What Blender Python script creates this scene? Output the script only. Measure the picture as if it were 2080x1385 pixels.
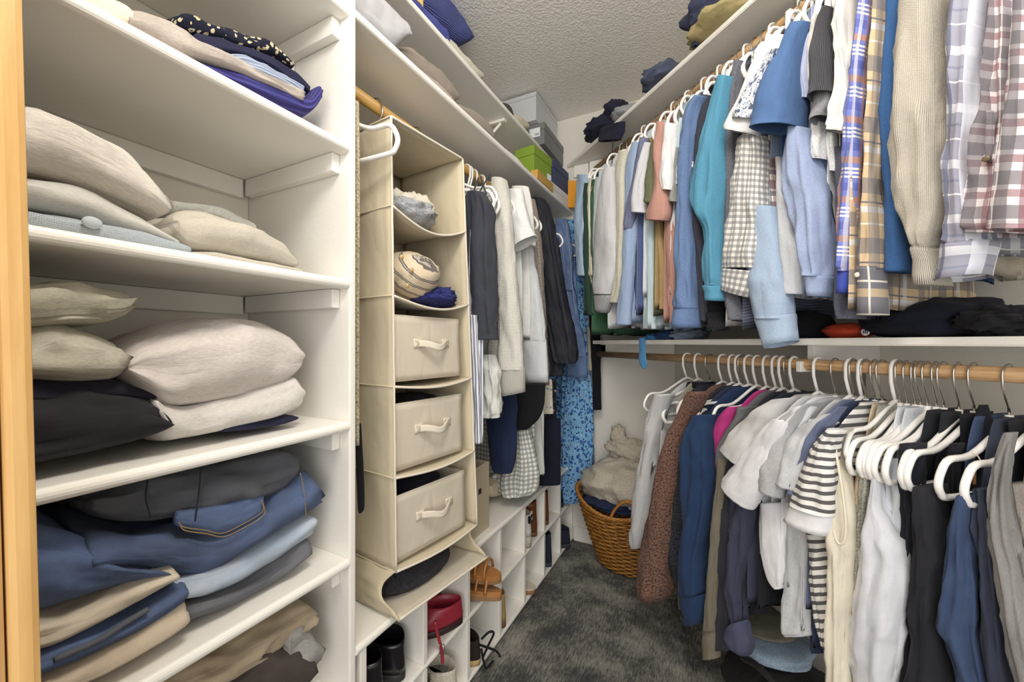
import bpy, bmesh, math, random
from mathutils import Vector, Matrix, noise
random.seed(7)
for o in list(bpy.data.objects): bpy.data.objects.remove(o)
SC = bpy.context.scene
COL = SC.collection
# ------------------------------------------------------------------ camera
H = 1.2                      # eye height
FPX = 800.0                  # focal length in pixels of the 2080 px wide frame
YAW = math.radians(27.1)     # camera turned left of the +Y axis
HOR = 696.0                  # horizon row
cam_d = bpy.data.cameras.new('camera'); cam = bpy.data.objects.new('camera', cam_d); COL.objects.link(cam)
cam.location = (0, 0, H); cam.rotation_euler = (math.pi/2, 0, YAW)
cam_d.sensor_width = 36; cam_d.lens = 36*FPX/2080; cam_d.shift_y = (HOR-692.5)/2080
cam_d.clip_start = 0.02
SC.camera = cam
# ------------------------------------------------------------------ world, lights, exposure
W = bpy.data.worlds.new('world'); SC.world = W; W.use_nodes = True
W.node_tree.nodes['Background'].inputs[0].default_value = (1.0, 0.97, 0.93, 1)
W.node_tree.nodes['Background'].inputs[1].default_value = 1.0
def area(name, loc, rot, sx, sy, power, col):
    d = bpy.data.lights.new(name, 'AREA'); d.shape = 'RECTANGLE'; d.size = sx; d.size_y = sy; d.energy = power; d.color = col
    o = bpy.data.objects.new(name, d); COL.objects.link(o); o.location = loc; o.rotation_euler = rot
    return o
pl = bpy.data.lights.new('ceiling_light', 'POINT'); pl.energy = 33; pl.shadow_soft_size = .16; pl.color = (1.0, .95, .88)
plo = bpy.data.objects.new('ceiling_light', pl); COL.objects.link(plo); plo.location = (-.10, .22, 2.25)   # globe lamp overhead
area('doorway_light', (0.30, -1.1, 1.45), (math.radians(86), 0, math.radians(10)), 1.5, 2.2, 25, (1.0, 0.98, 0.96))
SC.view_settings.view_transform = 'Standard'; SC.view_settings.look = 'None'
SC.view_settings.exposure = 0.12; SC.view_settings.gamma = 1; SC.view_settings.use_curve_mapping = False

# ------------------------------------------------------------------ measured frame of the room
F2 = Vector((-math.sin(YAW), math.cos(YAW), 0)); R2 = Vector((math.cos(YAW), math.sin(YAW), 0)); UP = Vector((0, 0, 1))
EYE = Vector((0, 0, H))
XF, XW, YB, ZC = -0.763, -1.175, 2.313, 2.575   # built-in front plane, left wall, back wall, ceiling
A_R = math.radians(46.7)
UR = Vector((math.sin(A_R), -math.cos(A_R), 0))  # along the angled right wall, toward the door
MR = Vector((math.cos(A_R), math.sin(A_R), 0))   # from the aisle into the right wall
DR = 1.22                                        # rod line: points Q with Q.MR = DR
ZU, ZL = 2.205, 1.135                            # upper and lower rod on the right
ZRL = 1.905                                      # rod on the left
XRL = -0.90
NR = -MR
def ray(x, y): return F2 + R2*((x-1040)/FPX) + UP*((HOR-y)/FPX)
def pX(x, y, X): d = ray(x, y); return EYE + d*(X/d.x)
def pY(x, y, Y): d = ray(x, y); return EYE + d*(Y/d.y)
def pZ(x, y, Z): d = ray(x, y); return EYE + d*((Z-H)/d.z)
def pR(x, y, o): d = ray(x, y); return EYE + d*((DR-o)/d.dot(MR))
def rodp(s, o=0, z=0): return MR*(DR-o) + UR*s + UP*z
def sR(x, o): return pR(x, 600, o).dot(UR)

# ------------------------------------------------------------------ materials
MATS = {}
def srgb(c):
    f = lambda v: v/12.92 if v <= .04045 else ((v+.055)/1.055)**2.4
    if isinstance(c, str): c = [int(c[i:i+2], 16)/255 for i in (0, 2, 4)]
    return (f(c[0]), f(c[1]), f(c[2]), 1)
class NT:
    def __init__(s, name):
        s.m = bpy.data.materials.new(name); s.m.use_nodes = True; s.t = s.m.node_tree; s.n = s.t.nodes; s.l = s.t.links
        s.b = s.n['Principled BSDF']
    def node(s, typ, **kw):
        n = s.n.new(typ)
        for k, v in kw.items():
            if k in n.inputs: n.inputs[k].default_value = v
            else: setattr(n, k, v)
        return n
    def link(s, a, b): s.l.new(a, b)
    def tex(s, which='UV', scale=(1, 1, 1), rot=(0, 0, 0)):
        tc = s.node('ShaderNodeTexCoord'); mp = s.node('ShaderNodeMapping'); mp.inputs['Scale'].default_value = scale; mp.inputs['Rotation'].default_value = rot
        s.link(tc.outputs[which], mp.inputs['Vector']); return mp.outputs['Vector']
    def noise(s, vec, scale, detail=3, rough=.55):
        n = s.node('ShaderNodeTexNoise'); n.inputs['Scale'].default_value = scale; n.inputs['Detail'].default_value = detail; n.inputs['Roughness'].default_value = rough
        s.link(vec, n.inputs['Vector']); return n.outputs['Fac']
    def ramp(s, fac, stops, interp='LINEAR'):
        n = s.node('ShaderNodeValToRGB'); n.color_ramp.interpolation = interp; e = n.color_ramp.elements
        while len(e) < len(stops): e.new(.5)
        for i, (p, c) in enumerate(stops): e[i].position = p; e[i].color = srgb(c) if not (isinstance(c, tuple) and len(c) == 4) else c
        s.link(fac, n.inputs['Fac']); return n.outputs['Color']
    def mix(s, fac, a, b, blend='MIX'):
        n = s.node('ShaderNodeMix', data_type='RGBA', blend_type=blend)
        for k, v in ((0, fac), (6, a), (7, b)):
            if hasattr(v, 'links') or hasattr(v, 'is_linked'): s.link(v, n.inputs[k])
            else: n.inputs[k].default_value = v
        return n.outputs[2]
    def math(s, op, a, b=0.0, c=0.0):
        n = s.node('ShaderNodeMath', operation=op)
        for k, v in enumerate((a, b, c)):
            if hasattr(v, 'is_linked'): s.link(v, n.inputs[k])
            else: n.inputs[k].default_value = v
        return n.outputs[0]
    def bump(s, h, strength=.3, dist=.002, nrm=None):
        n = s.node('ShaderNodeBump'); n.inputs['Strength'].default_value = strength; n.inputs['Distance'].default_value = dist
        s.link(h, n.inputs['Height'])
        if nrm is not None: s.link(nrm, n.inputs['Normal'])
        return n.outputs['Normal']
    def out(s, col=None, rough=.6, nrm=None, sheen=0, metal=0, spec=.5):
        if col is not None:
            if hasattr(col, 'is_linked'): s.link(col, s.b.inputs['Base Color'])
            else: s.b.inputs['Base Color'].default_value = col
        s.b.inputs['Roughness'].default_value = rough; s.b.inputs['Metallic'].default_value = metal
        s.b.inputs['Specular IOR Level'].default_value = spec
        s.b.inputs['Sheen Weight'].default_value = sheen; s.b.inputs['Sheen Roughness'].default_value = .5
        if nrm is not None: s.link(nrm, s.b.inputs['Normal'])
        return s.m

def paint(name, col, rough=.45, bumpd=.0012, scale=90, var=.04):
    if name in MATS: return MATS[name]
    t = NT(name); v = t.tex('Object'); n = t.noise(v, 6, 4); c = srgb(col)
    cc = t.mix(n, tuple(x*(1-var) for x in c[:3])+(1,), tuple(min(1, x*(1+var)) for x in c[:3])+(1,))
    MATS[name] = t.out(cc, rough, t.bump(t.noise(v, scale, 3), .35, bumpd)); return MATS[name]
def wood(name, c0, c1, axis='z', rough=.5, scale=1.0):
    if name in MATS: return MATS[name]
    t = NT(name); sc = {'z': (28, 28, 1.6), 'y': (28, 1.6, 28), 'x': (1.6, 28, 28)}[axis]
    v = t.tex('Object', tuple(k*scale for k in sc)); n1 = t.noise(v, 1.6, 5, .6)
    v2 = t.tex('Object', tuple(k*scale*4 for k in sc)); n2 = t.noise(v2, 2.5, 3)
    f = t.math('ADD', t.math('MULTIPLY', n1, .75), t.math('MULTIPLY', n2, .25))
    MATS[name] = t.out(t.ramp(f, [(.33, c0), (.68, c1)]), rough, t.bump(n2, .2, .0006)); return MATS[name]
def plastic(name, col, rough=.3, metal=0):
    if name in MATS: return MATS[name]
    t = NT(name); v = t.tex('Object'); MATS[name] = t.out(srgb(col), rough, t.bump(t.noise(v, 200, 2), .05, .0003), metal=metal); return MATS[name]

# ------------------------------------------------------------------ object helpers
def obj(name, me, mat, parent=None, smooth=False):
    if isinstance(me, bmesh.types.BMesh):
        bm = me; me = bpy.data.meshes.new(name); bm.to_mesh(me); bm.free()
    o = bpy.data.objects.new(name, me); COL.objects.link(o)
    if mat is not None and len(me.materials) == 0: me.materials.append(mat)
    if smooth: me.polygons.foreach_set('use_smooth', [True]*len(me.polygons))
    if parent is not None: o.parent = parent
    return o
def tag(o, label, cat, group=None):
    o['label'] = label; o['category'] = cat
    if group: o['group'] = group
    return o
def struct(o): o['kind'] = 'structure'; return o
def thing(name, label, cat, loc=(0, 0, 0), group=None, rz=0):
    o = bpy.data.objects.new(name, None); COL.objects.link(o); o.location = loc; o.rotation_euler = (0, 0, rz); o.empty_display_size = .05
    tag(o, label, cat, group); return o
def localize(o):           # parts are modelled in room coordinates: keep them there under their thing
    p = o.parent
    if p is not None:
        m = Matrix.Translation(p.location) @ p.rotation_euler.to_matrix().to_4x4()
        o.data.transform(m.inverted())
    return o
def add_box(bm, lo, hi, bevel=0, mat4=None):
    lo = Vector(lo); hi = Vector(hi)
    r = bmesh.ops.create_cube(bm, size=1); vs = r['verts']
    M = Matrix.Translation((lo+hi)/2) @ Matrix.Diagonal(((hi.x-lo.x), (hi.y-lo.y), (hi.z-lo.z), 1))
    if mat4 is not None: M = mat4 @ M
    bmesh.ops.transform(bm, matrix=M, verts=vs)
    if bevel:
        es = list({e for v in vs for e in v.link_edges})
        bmesh.ops.bevel(bm, geom=es, offset=bevel, segments=2, affect='EDGES', profile=.6)
    return bm
def box(name, lo, hi, mat, parent=None, bevel=.003, mat4=None):
    o = obj(name, add_box(bmesh.new(), lo, hi, bevel, mat4), mat, parent)
    return localize(o)
def frame(px, ax, ay):     # matrix with origin px, x axis ax, y axis ay (both horizontal)
    m = Matrix.Identity(4)
    for i in range(3): m[i][0] = ax[i]; m[i][1] = ay[i]; m[i][2] = UP[i]; m[i][3] = px[i]
    return m
def crom(pts, n):
    """Catmull-Rom through a list of tuples / vectors, n samples"""
    P = [tuple(p) for p in pts]; m = len(P)-1; out = []
    if m == 0: return P*n
    for k in range(n):
        t = k/(n-1)*m; i = min(int(t), m-1); f = t-i
        p0 = P[max(i-1, 0)]; p1 = P[i]; p2 = P[i+1]; p3 = P[min(i+2, m)]
        out.append(tuple(.5*((2*b)+(-a+c)*f+(2*a-5*b+4*c-d)*f*f+(-a+3*b-3*c+d)*f**3) for a, b, c, d in zip(p0, p1, p2, p3)))
    return out
def wire(name, pts, r, mat, parent=None, seg=8, n=None, closed=False, taper=None):
    """round tube along a smooth path"""
    if n: pts = crom(pts, n)
    P = [Vector(p) for p in pts]; bm = bmesh.new(); rings = []
    N = len(P); up = None
    for i, p in enumerate(P):
        t = (P[(i+1) % N]-P[i-1]) if closed else (P[min(i+1, N-1)]-P[max(i-1, 0)])
        t.normalize()
        if up is None:
            up = t.cross(Vector((0.3, .2, 1))); up = up if up.length > .05 else t.cross(Vector((1, 0, 0))); up.normalize()
        up = (up-t*up.dot(t)).normalized(); b = t.cross(up)
        rr = r if taper is None else r*taper(i/(N-1))
        rings.append([bm.verts.new(p+(up*math.cos(a)+b*math.sin(a))*rr) for a in [2*math.pi*k/seg for k in range(seg)]])
    for i in range(N if closed else N-1):
        A, B = rings[i], rings[(i+1) % N]
        for k in range(seg): bm.faces.new((A[k], A[(k+1) % seg], B[(k+1) % seg], B[k]))
    if not closed:
        bm.faces.new(rings[0][::-1]); bm.faces.new(rings[-1])
    bmesh.ops.recalc_face_normals(bm, faces=bm.faces)
    return localize(obj(name, bm, mat, parent, True))
# ================================================================== the room
M_wall = paint('wall paint', 'dedad0', .6, .002, 140)
M_shelf = paint('white shelf paint', 'efece4', .38, .0016, 60)
M_board = paint('back panel paint', 'e6e1d6', .5, .001, 90)
def m_ceiling():
    t = NT('knockdown ceiling'); v = t.tex('Object'); n = t.noise(v, 95, 3, .5); n2 = t.noise(v, 28, 3)
    h = t.math('ADD', t.ramp(n, [(.40, (0, 0, 0, 1)), (.64, (1, 1, 1, 1))]), t.math('MULTIPLY', n2, .5))
    return t.out(srgb('f2efe8'), .8, t.bump(h, .5, .003))
def m_carpet():
    t = NT('distressed carpet'); v = t.tex('Object'); big = t.noise(v, 6.0, 3, .5); mid = t.noise(v, 22, 5, .75)
    vs = t.tex('Object', (190, 26, 1), (0, 0, .30)); streak = t.noise(vs, 1.0, 3, .7); fine = t.noise(v, 330, 3, .8)
    f = t.math('ADD', t.math('MULTIPLY', big, 1.1), t.math('MULTIPLY', mid, .6))
    f = t.math('ADD', f, t.math('MULTIPLY', streak, 1.0)); f = t.math('ADD', f, t.math('MULTIPLY', fine, .75))
    c = t.ramp(t.math('MULTIPLY', f, .29), [(.40, '2b2a2b'), (.47, '4d4b49'), (.52, '868279'), (.60, 'b2aea2')])
    hb = t.math('ADD', fine, streak)
    return t.out(c, .95, t.bump(hb, .9, .006), sheen=.15, spec=.1)
poly = [(-1.2, -1.6), (2.4, -1.6), (2.4, -.9), (2.2, -.5)]
CR = MR*(DR+.335)                                   # a point on the right wall
def on_rw(y): s = (y-CR.y)/UR.y; return CR+UR*s     # right wall point at given y
C_BR = on_rw(YB)                                     # corner between back wall and right wall
C_FR = on_rw(-.25)
def flat(name, pts, z, th, mat):
    bm = bmesh.new(); a = [bm.verts.new((x, y, z)) for x, y in pts]; b = [bm.verts.new((x, y, z+th)) for x, y in pts]
    bm.faces.new(a[::-1]); bm.faces.new(b); n = len(a)
    for i in range(n): bm.faces.new((a[i], a[(i+1) % n], b[(i+1) % n], b[i]))
    bmesh.ops.recalc_face_normals(bm, faces=bm.faces)
    return struct(obj(name, bm, mat))
plan = [(XW, -.25), (XW, YB), (C_BR.x, YB), (C_FR.x, -.25)]
flat('floor', [(XW-.1, -1.9), (XW-.1, YB+.1), (C_BR.x+.15, YB+.1), (C_FR.x+.3, -.25), (C_FR.x+.3, -1.9)], -.05, .05, m_carpet())
flat('ceiling', [(XW-.1, -.3), (XW-.1, YB+.1), (C_BR.x+.15, YB+.1), (C_FR.x+.2, -.3)], ZC, .05, m_ceiling())
def wall(name, a, b, th, z0=0, z1=ZC, mat=None):
    a = Vector((a[0], a[1], 0)); b = Vector((b[0], b[1], 0)); ax = (b-a).normalized(); ay = UP.cross(ax)
    return struct(box(name, (0, 0, z0), ((b-a).length, th, z1), mat or M_wall, None, 0, frame(a, ax, ay)))
wall('wall_left', (XW, -.3), (XW, YB), .08)
wall('wall_back', (XW-.08, YB), (C_BR.x+.02, YB), .08)
wall('wall_right', C_BR, C_FR, .08)
# doorway the camera stands in
M_oak = wood('golden oak', 'a87c45', 'c89f68', 'z', .42, .7)
JX = -.615
DRW = thing('door_1', 'golden oak door frame with jamb and rounded casing', 'door frame', (JX, .02, 0)); DRW['kind'] = 'structure'
tl = Matrix.Translation((JX, .1, H)) @ Matrix.Rotation(math.radians(-1.1), 4, Vector((-.84, .54, 0))) @ Matrix.Translation((-JX, -.1, -H))
box('jamb', (JX-.12, -.35, 0), (JX, .098, ZC-.2), M_oak, DRW, .004, tl)
box('casing', (JX-.10, .099, 0), (JX+.001, .112, ZC-.2), M_oak, DRW, .005, tl)
box('casing_bead', (JX-.10, .113, 0), (JX+.004, .134, ZC-.2), wood('pale oak edge', 'b98a4a', 'd8b277', 'z', .4, .7), DRW, .006, tl)

# ---------------------------------------------------------------- bookcase on the left
def nosed(name, lo, hi, mat, parent, r=.009):
    """shelf board whose +X edge is rounded over"""
    bm = bmesh.new(); x1 = hi[0]; zm = (lo[2]+hi[2])/2; t = (hi[2]-lo[2])/2
    prof = [(lo[0], lo[2])]+[(x1-r+r*math.cos(a), zm+t*math.sin(a)) for a in [-math.pi/2+math.pi*k/8 for k in range(9)]]+[(lo[0], hi[2])]
    A = [bm.verts.new((x, lo[1], z)) for x, z in prof]; B = [bm.verts.new((x, hi[1], z)) for x, z in prof]
    n = len(prof); bm.faces.new(A[::-1]); bm.faces.new(B)
    for i in range(n): bm.faces.new((A[i], A[(i+1) % n], B[(i+1) % n], B[i]))
    bmesh.ops.recalc_face_normals(bm, faces=bm.faces)
    return localize(obj(name, bm, mat, parent))
PB, PE = .650, .668
BK = thing('shelving_unit', 'white painted built-in shelving unit with thick shelves and cleats', 'shelving unit', (XW, .3, 0))
box('side_panel', (XW+.001, PB, .001), (XF+.002, PE, ZC-.002), M_shelf, BK, .004)
box('side_panel', (XW+.001, -.22, .001), (XF+.002, -.20, ZC-.002), M_shelf, BK, .004)
box('back_panel', (XW+.001, -.199, .002), (XW+.008, PB-.001, ZC-.002), M_board, BK, 0)
SHELF_Z = [.345, .670, .992, 1.327, 1.647, 1.967]
for z in SHELF_Z:
    sh = nosed('shelf', (XW+.009, -.199, z), (XF+.004, PB-.0005, z+.022), M_shelf, BK)
    box('cleat', (XW+.03, PB-.022, z-.045), (XF-.03, PB-.0007, z-.0005), M_shelf, BK, .003)
    box('cleat', (XW+.009, -.19, z-.05), (XW+.028, PB-.024, z-.0005), M_shelf, BK, .003)

# ---------------------------------------------------------------- shelves over the left rod
M_metal = plastic('brushed steel', 'b9b7b2', .3, 1)
SHL = thing('wall_shelf', 'long white shelf above the left clothes rod', 'shelf', (XW, 1.5, 1.98))
nosed('board', (XW+.001, PE+.0005, 1.978), (XF+.004, YB-.001, 1.999), M_shelf, SHL)
box('cleat', (XW+.001, PE+.001, 1.93), (XW+.02, YB-.002, 1.977), M_shelf, SHL, .003)
XU = -.85; ZUS = 2.270
SHU = thing('wall_shelf', 'white upper shelf close to the ceiling on the left wall', 'shelf', (XW, 1.5, ZUS))
nosed('board', (XW+.001, PE+.0005, ZUS), (XU, YB-.001, ZUS+.019), M_shelf, SHU, .007)
for yb in (1.66,):
    b = box('bracket', (XW+.002, yb-.012, ZUS-.014), (XU-.035, yb+.012, ZUS-.0005), M_shelf, SHU, .002)
    wire('brace', [(XW+.005, yb, ZUS-.22), (XU-.06, yb, ZUS-.016)], .007, M_shelf, SHU)
M_dowel = wood('pine dowel', 'a9803f', 'd8ad66', 'y', .45)
RL = thing('clothes_rod', 'wooden clothes rod under the left wall shelf', 'rod', (XRL, 1.5, ZRL))
wire('rod', [(XRL, PE+.001, ZRL), (XRL, YB-.001, ZRL)], .0165, M_dowel, RL, 16)
box('socket', (XRL-.03, YB-.022, ZRL-.04), (XRL+.03, YB-.0012, ZRL+.04), M_shelf, RL)

# ---------------------------------------------------------------- shoe cubbies under the left rod
CB = thing('shoe_cubby', 'white painted two-row shoe cubby bench along the left wall', 'shoe rack', (XW, 1.5, 0))
CY = [.694+.2325*k for k in range(8)]; CY[-1] = YB-.01
CZT = .449
nosed('top_board', (XW+.001, PE+.001, CZT), (XF+.006, YB-.001, CZT+.022), M_shelf, CB)
nosed('shelf', (XW+.008, PE+.001, .226), (XF+.002, YB-.0012, .244), M_shelf, CB, .008)
nosed('shelf', (XW+.008, PE+.001, .004), (XF+.002, YB-.0012, .022), M_shelf, CB, .008)
box('back_panel', (XW+.001, PE+.001, .003), (XW+.007, YB-.0012, CZT-.001), M_board, CB, 0)
for y in CY:
    for z0, z1 in ((.0225, .2255), (.2445, .4485)):
        box('divider', (XW+.0085, y-.009, z0), (XF, y+.009, z1), M_shelf, CB, .002)

# ---------------------------------------------------------------- right side: shelves and rods on the angled wall
FRW = frame(Vector((0, 0, 0)), UR, MR)       # local x along wall toward door, y into the wall
YW = DR+.335
def rw_shelf(name, label, z, th, o, xmin=None):
    t = thing(name, label, 'shelf', tuple(rodp(-.9, 0, z)))
    bm = bmesh.new()
    def s_end(dist): return (YB-.001-MR.y*dist)/UR.y      # where the line at this distance meets the back wall
    d0, d1 = DR-o, YW-.001
    q = [FRW @ Vector((a, b, 0)) for a, b in ((s_end(d0), d0), (.75, d0), (.75, d1), (s_end(d1), d1))]
    if xmin is not None:       # left end sawn off square to the back wall
        s_ = (xmin-MR.x*d0)/UR.x; q = [Vector((xmin, YB-.001, 0)), FRW @ Vector((s_, d0, 0))]+q[1:]
    lo = [bm.verts.new(Vector((p.x, p.y, z))) for p in q]; hi = [bm.verts.new(Vector((p.x, p.y, z+th))) for p in q]; nq = len(q)
    bm.faces.new(lo[::-1]); bm.faces.new(hi)
    for i in range(nq): bm.faces.new((lo[i], lo[(i+1) % nq], hi[(i+1) % nq], hi[i]))
    bmesh.ops.recalc_face_normals(bm, faces=bm.faces)
    bmesh.ops.bevel(bm, geom=[e for e in bm.edges], offset=.003, segments=2, affect='EDGES')
    localize(obj('board', bm, M_shelf, t)); return t
SRU = rw_shelf('wall_shelf', 'white upper shelf above the shirts on the angled wall', 2.272, .02, .09)
SRL = rw_shelf('wall_shelf', 'white middle shelf between the two clothes rods', 1.193, .019, .09, -.585)
M_dowel2 = wood('light dowel', 'b5895a', 'dcb98d', 'y', .45)
def rod_right(z, label, s0, s1):
    t = thing('clothes_rod', label, 'rod', tuple(rodp(-.9, 0, z)))
    o = wire('rod', [rodp(s0, 0, z), rodp(s1, 0, z)], .0165, None, t, 16)
    tt = NT('dowel grain'); v = tt.tex('Object', (3, 3, 60), (0, 0, 0)); n = tt.noise(v, 3, 4, .6)
    o.data.materials.append(tt.out(tt.ramp(n, [(.3, 'a87f55'), (.5, 'd0a97c'), (.7, 'dfc29c')]), .45))
    return t
RU = rod_right(ZU, 'wooden clothes rod under the upper shelf on the angled wall', -1.985, .70)
box('socket', (-.045, -.035, ZU-.05), (.03, -.001, ZU+.065), M_shelf, RU, .003, frame(Vector((rodp(-1.985).x, YB, 0)), Vector((1, 0, 0)), Vector((0, 1, 0))))
RD = rod_right(ZL, 'wooden clothes rod under the middle shelf', -1.985, .70)
box('socket', (-.06, -.02, ZL-.012), (.05, -.001, ZL+.055), M_shelf, RD, .003, frame(Vector((rodp(-1.985).x, YB, 0)), Vector((1, 0, 0)), Vector((0, 1, 0))))
box('cleat', (XF+.01, YB-.02, 2.20), (rodp(-2.06).x-.0, YB-.001, 2.271), M_shelf, SRU, .003)
box('cleat', (XF+.05, YB-.02, 1.135), (C_BR.x, YB-.001, 1.192), M_shelf, SRL, .003)
M_wplast = plastic('white plastic', 'f3f1ec', .32)
for (rt, zz, s, zs) in ((RU, ZU, sR(1612, 0), 2.271), (RD, ZL, sR(1634, 0), 1.192)):
    fr = frame(rodp(s), UR, MR)
    box('bracket', (-.008, -.026, zz-.022), (.008, .026, zz+.010), M_wplast, rt, .003, fr)
    box('bracket_arm', (-.010, .027, zz-.008), (.010, YW-DR-.002, zs), M_wplast if zz < 2 else M_shelf, rt, .002, fr)
box('wall_strip', (-.011, .30, .75), (.011, YW-DR-.001, 1.192), M_shelf, SRL, .002, frame(rodp(sR(1778, -.33)), UR, MR))
# baseboards
struct(box('baseboard_back', (XF+.01, YB-.014, 0), (C_BR.x-.01, YB-.001, .085), M_shelf, None, .003))
struct(box('baseboard_right', (.02, -.014, 0), ((C_FR-C_BR).length-.3, -.001, .085), M_shelf, None, .003, frame(C_BR, UR, MR)))
# ================================================================== fabrics
def _wr(t, v, amt=.35):
    """soft folds and thin creases as fine relief"""
    mp = t.node('ShaderNodeMapping'); mp.inputs['Scale'].default_value = (1, .5, 1); mp.inputs['Rotation'].default_value = (0, 0, .35); t.link(v, mp.inputs['Vector'])
    n1 = t.noise(mp.outputs['Vector'], 11, 2, .45); n2 = t.noise(mp.outputs['Vector'], 23, 2, .5)
    cr = t.math('ABSOLUTE', t.math('SUBTRACT', n1, .5)); cr = t.math('POWER', t.math('MINIMUM', t.math('MULTIPLY', cr, 5), 1), .9)
    return t.bump(t.math('ADD', t.math('MULTIPLY', cr, .38), t.math('MULTIPLY', n2, .7)), min(1, amt*1.25), .011)
def fabric(name, col, kind='plain', col2=None, amt=.35, rough=.9, sheen=.04, sc=1.0, contrast=.10):
    key = 'fabric '+name
    if key in MATS: return MATS[key]
    des = lambda h_: tuple(int(h_[i:i+2], 16)/255*.87+.13*sum(int(h_[j:j+2], 16) for j in (0, 2, 4))/765 for i in (0, 2, 4)) if isinstance(h_, str) else h_
    col = des(col); col2 = des(col2) if col2 else None
    t = NT(key); v = t.tex('UV'); c = srgb(col); nr = _wr(t, v, amt)
    dk = tuple(x*(1-contrast) for x in c[:3])+(1,); lt = tuple(min(1, x*(1+contrast)) for x in c[:3])+(1,)
    fine = t.noise(t.tex('UV', (900*sc, 900*sc, 1)), 1, 2, .6)
    if kind == 'plain':
        cc = t.mix(t.noise(v, 30, 3), dk, lt); h = fine; d = .0012
    elif kind == 'heather':
        st = t.noise(t.tex('UV', (700*sc, 140*sc, 1)), 1, 3, .7); c2 = srgb(col2) if col2 else tuple(min(1, x*1.55+.02) for x in c[:3])+(1,)
        cc = t.mix(t.ramp(st, [(.38, (0, 0, 0, 1)), (.66, (1, 1, 1, 1))]), c, c2); h = st; d = .0012
    elif kind == 'fleece':
        vo = t.noise(t.tex('UV', (170*sc, 170*sc, 1)), 1, 4, .65); c2 = srgb(col2) if col2 else tuple(x*.35 for x in c[:3])+(1,)
        cc = t.mix(t.ramp(vo, [(.36, (0, 0, 0, 1)), (.56, (1, 1, 1, 1))]), c2, c); h = vo; d = .009
    elif kind == 'knit':
        w = t.node('ShaderNodeTexWave', wave_type='BANDS', bands_direction='X'); w.inputs['Scale'].default_value = 70*sc; w.inputs['Distortion'].default_value = 1.2; t.link(v, w.inputs['Vector'])
        w2 = t.node('ShaderNodeTexWave', wave_type='BANDS', bands_direction='Y'); w2.inputs['Scale'].default_value = 70*sc; w2.inputs['Distortion'].default_value = 1.2; t.link(v, w2.inputs['Vector'])
        h = t.math('MULTIPLY', w.outputs['Fac'], w2.outputs['Fac']); cc = t.mix(h, dk, lt); d = .003
    elif kind == 'rib':
        w = t.node('ShaderNodeTexWave', wave_type='BANDS', bands_direction='X'); w.inputs['Scale'].default_value = 55*sc; t.link(v, w.inputs['Vector'])
        h = w.outputs['Fac']; cc = t.mix(h, tuple(x*.55 for x in c[:3])+(1,), lt); d = .004
    elif kind == 'denim':
        st = t.noise(t.tex('UV', (600*sc, 1500*sc, 1), (0, 0, .7)), 1, 2, .6); big = t.noise(v, 9, 4, .6)
        c2 = srgb(col2) if col2 else tuple(min(1, x*1.9+.03) for x in c[:3])+(1,)
        cc = t.mix(t.ramp(big, [(.36, (0, 0, 0, 1)), (.68, (1, 1, 1, 1))]), c, c2); cc = t.mix(t.math('MULTIPLY', st, .28), cc, (.45, .5, .6, 1)); h = st; d = .0014
    nr2 = t.bump(h, .7, d, nr)
    MATS[key] = t.out(cc, rough, nr2, sheen=sheen, spec=.25); return MATS[key]
def plaid(name, base, hs, vs, period=(.09, .09), amt=.3, rot=0):
    """hs / vs: lists of (centre 0-1, width 0-1, colour, opacity) repeated along v / u"""
    key = 'plaid '+name
    if key in MATS: return MATS[key]
    t = NT(key); v = t.tex('UV', (1, 1, 1), (0, 0, rot)); nr = _wr(t, v, amt); sep = t.node('ShaderNodeSeparateXYZ'); t.link(v, sep.inputs[0])
    cc = srgb(base)
    for ax, lst in ((1, hs), (0, vs)):
        f = t.math('FRACT', t.math('DIVIDE', sep.outputs[ax], period[ax]))
        for cen, wid, col, op in lst:
            m = t.math('LESS_THAN', t.math('ABSOLUTE', t.math('SUBTRACT', f, cen)), wid/2)
            cc = t.mix(t.math('MULTIPLY', m, op), cc, srgb(col))
    fine = t.noise(t.tex('UV', (800, 800, 1)), 1, 2, .6)
    cc = t.mix(t.math('MULTIPLY', fine, .22), cc, (.75, .75, .75, 1))
    MATS[key] = t.out(cc, .9, t.bump(fine, .6, .001, nr), sheen=.04, spec=.2); return MATS[key]
def floral(name, base, cols, scale=45, thr=.33, amt=.35):
    key = 'floral '+name
    if key in MATS: return MATS[key]
    t = NT(key); v = t.tex('UV'); nr = _wr(t, v, amt); cc = srgb(base); n = t.node('ShaderNodeTexNoise'); n.inputs['Scale'].default_value = scale*1.7
    t.link(v, n.inputs['Vector'])
    vm = t.node('ShaderNodeVectorMath', operation='ADD'); sc_ = t.node('ShaderNodeVectorMath', operation='SCALE'); sc_.inputs['Scale'].default_value = .5/scale
    t.link(n.outputs['Color'], sc_.inputs[0]); t.link(v, vm.inputs[0]); t.link(sc_.outputs[0], vm.inputs[1])
    for i, (c, k, th) in enumerate(cols):
        mp = t.node('ShaderNodeMapping'); mp.inputs['Location'].default_value = (.013*i, .021*i, 0); t.link(vm.outputs[0], mp.inputs['Vector'])
        vo = t.node('ShaderNodeTexVoronoi', feature='F1'); vo.inputs['Scale'].default_value = scale*k; t.link(mp.outputs[0], vo.inputs['Vector'])
        m = t.math('LESS_THAN', vo.outputs['Distance'], th); cc = t.mix(m, cc, srgb(c))
    fine = t.noise(t.tex('UV', (800, 800, 1)), 1, 2, .6)
    MATS[key] = t.out(cc, .85, t.bump(fine, .4, .001, nr), sheen=.03, spec=.25); return MATS[key]

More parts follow.
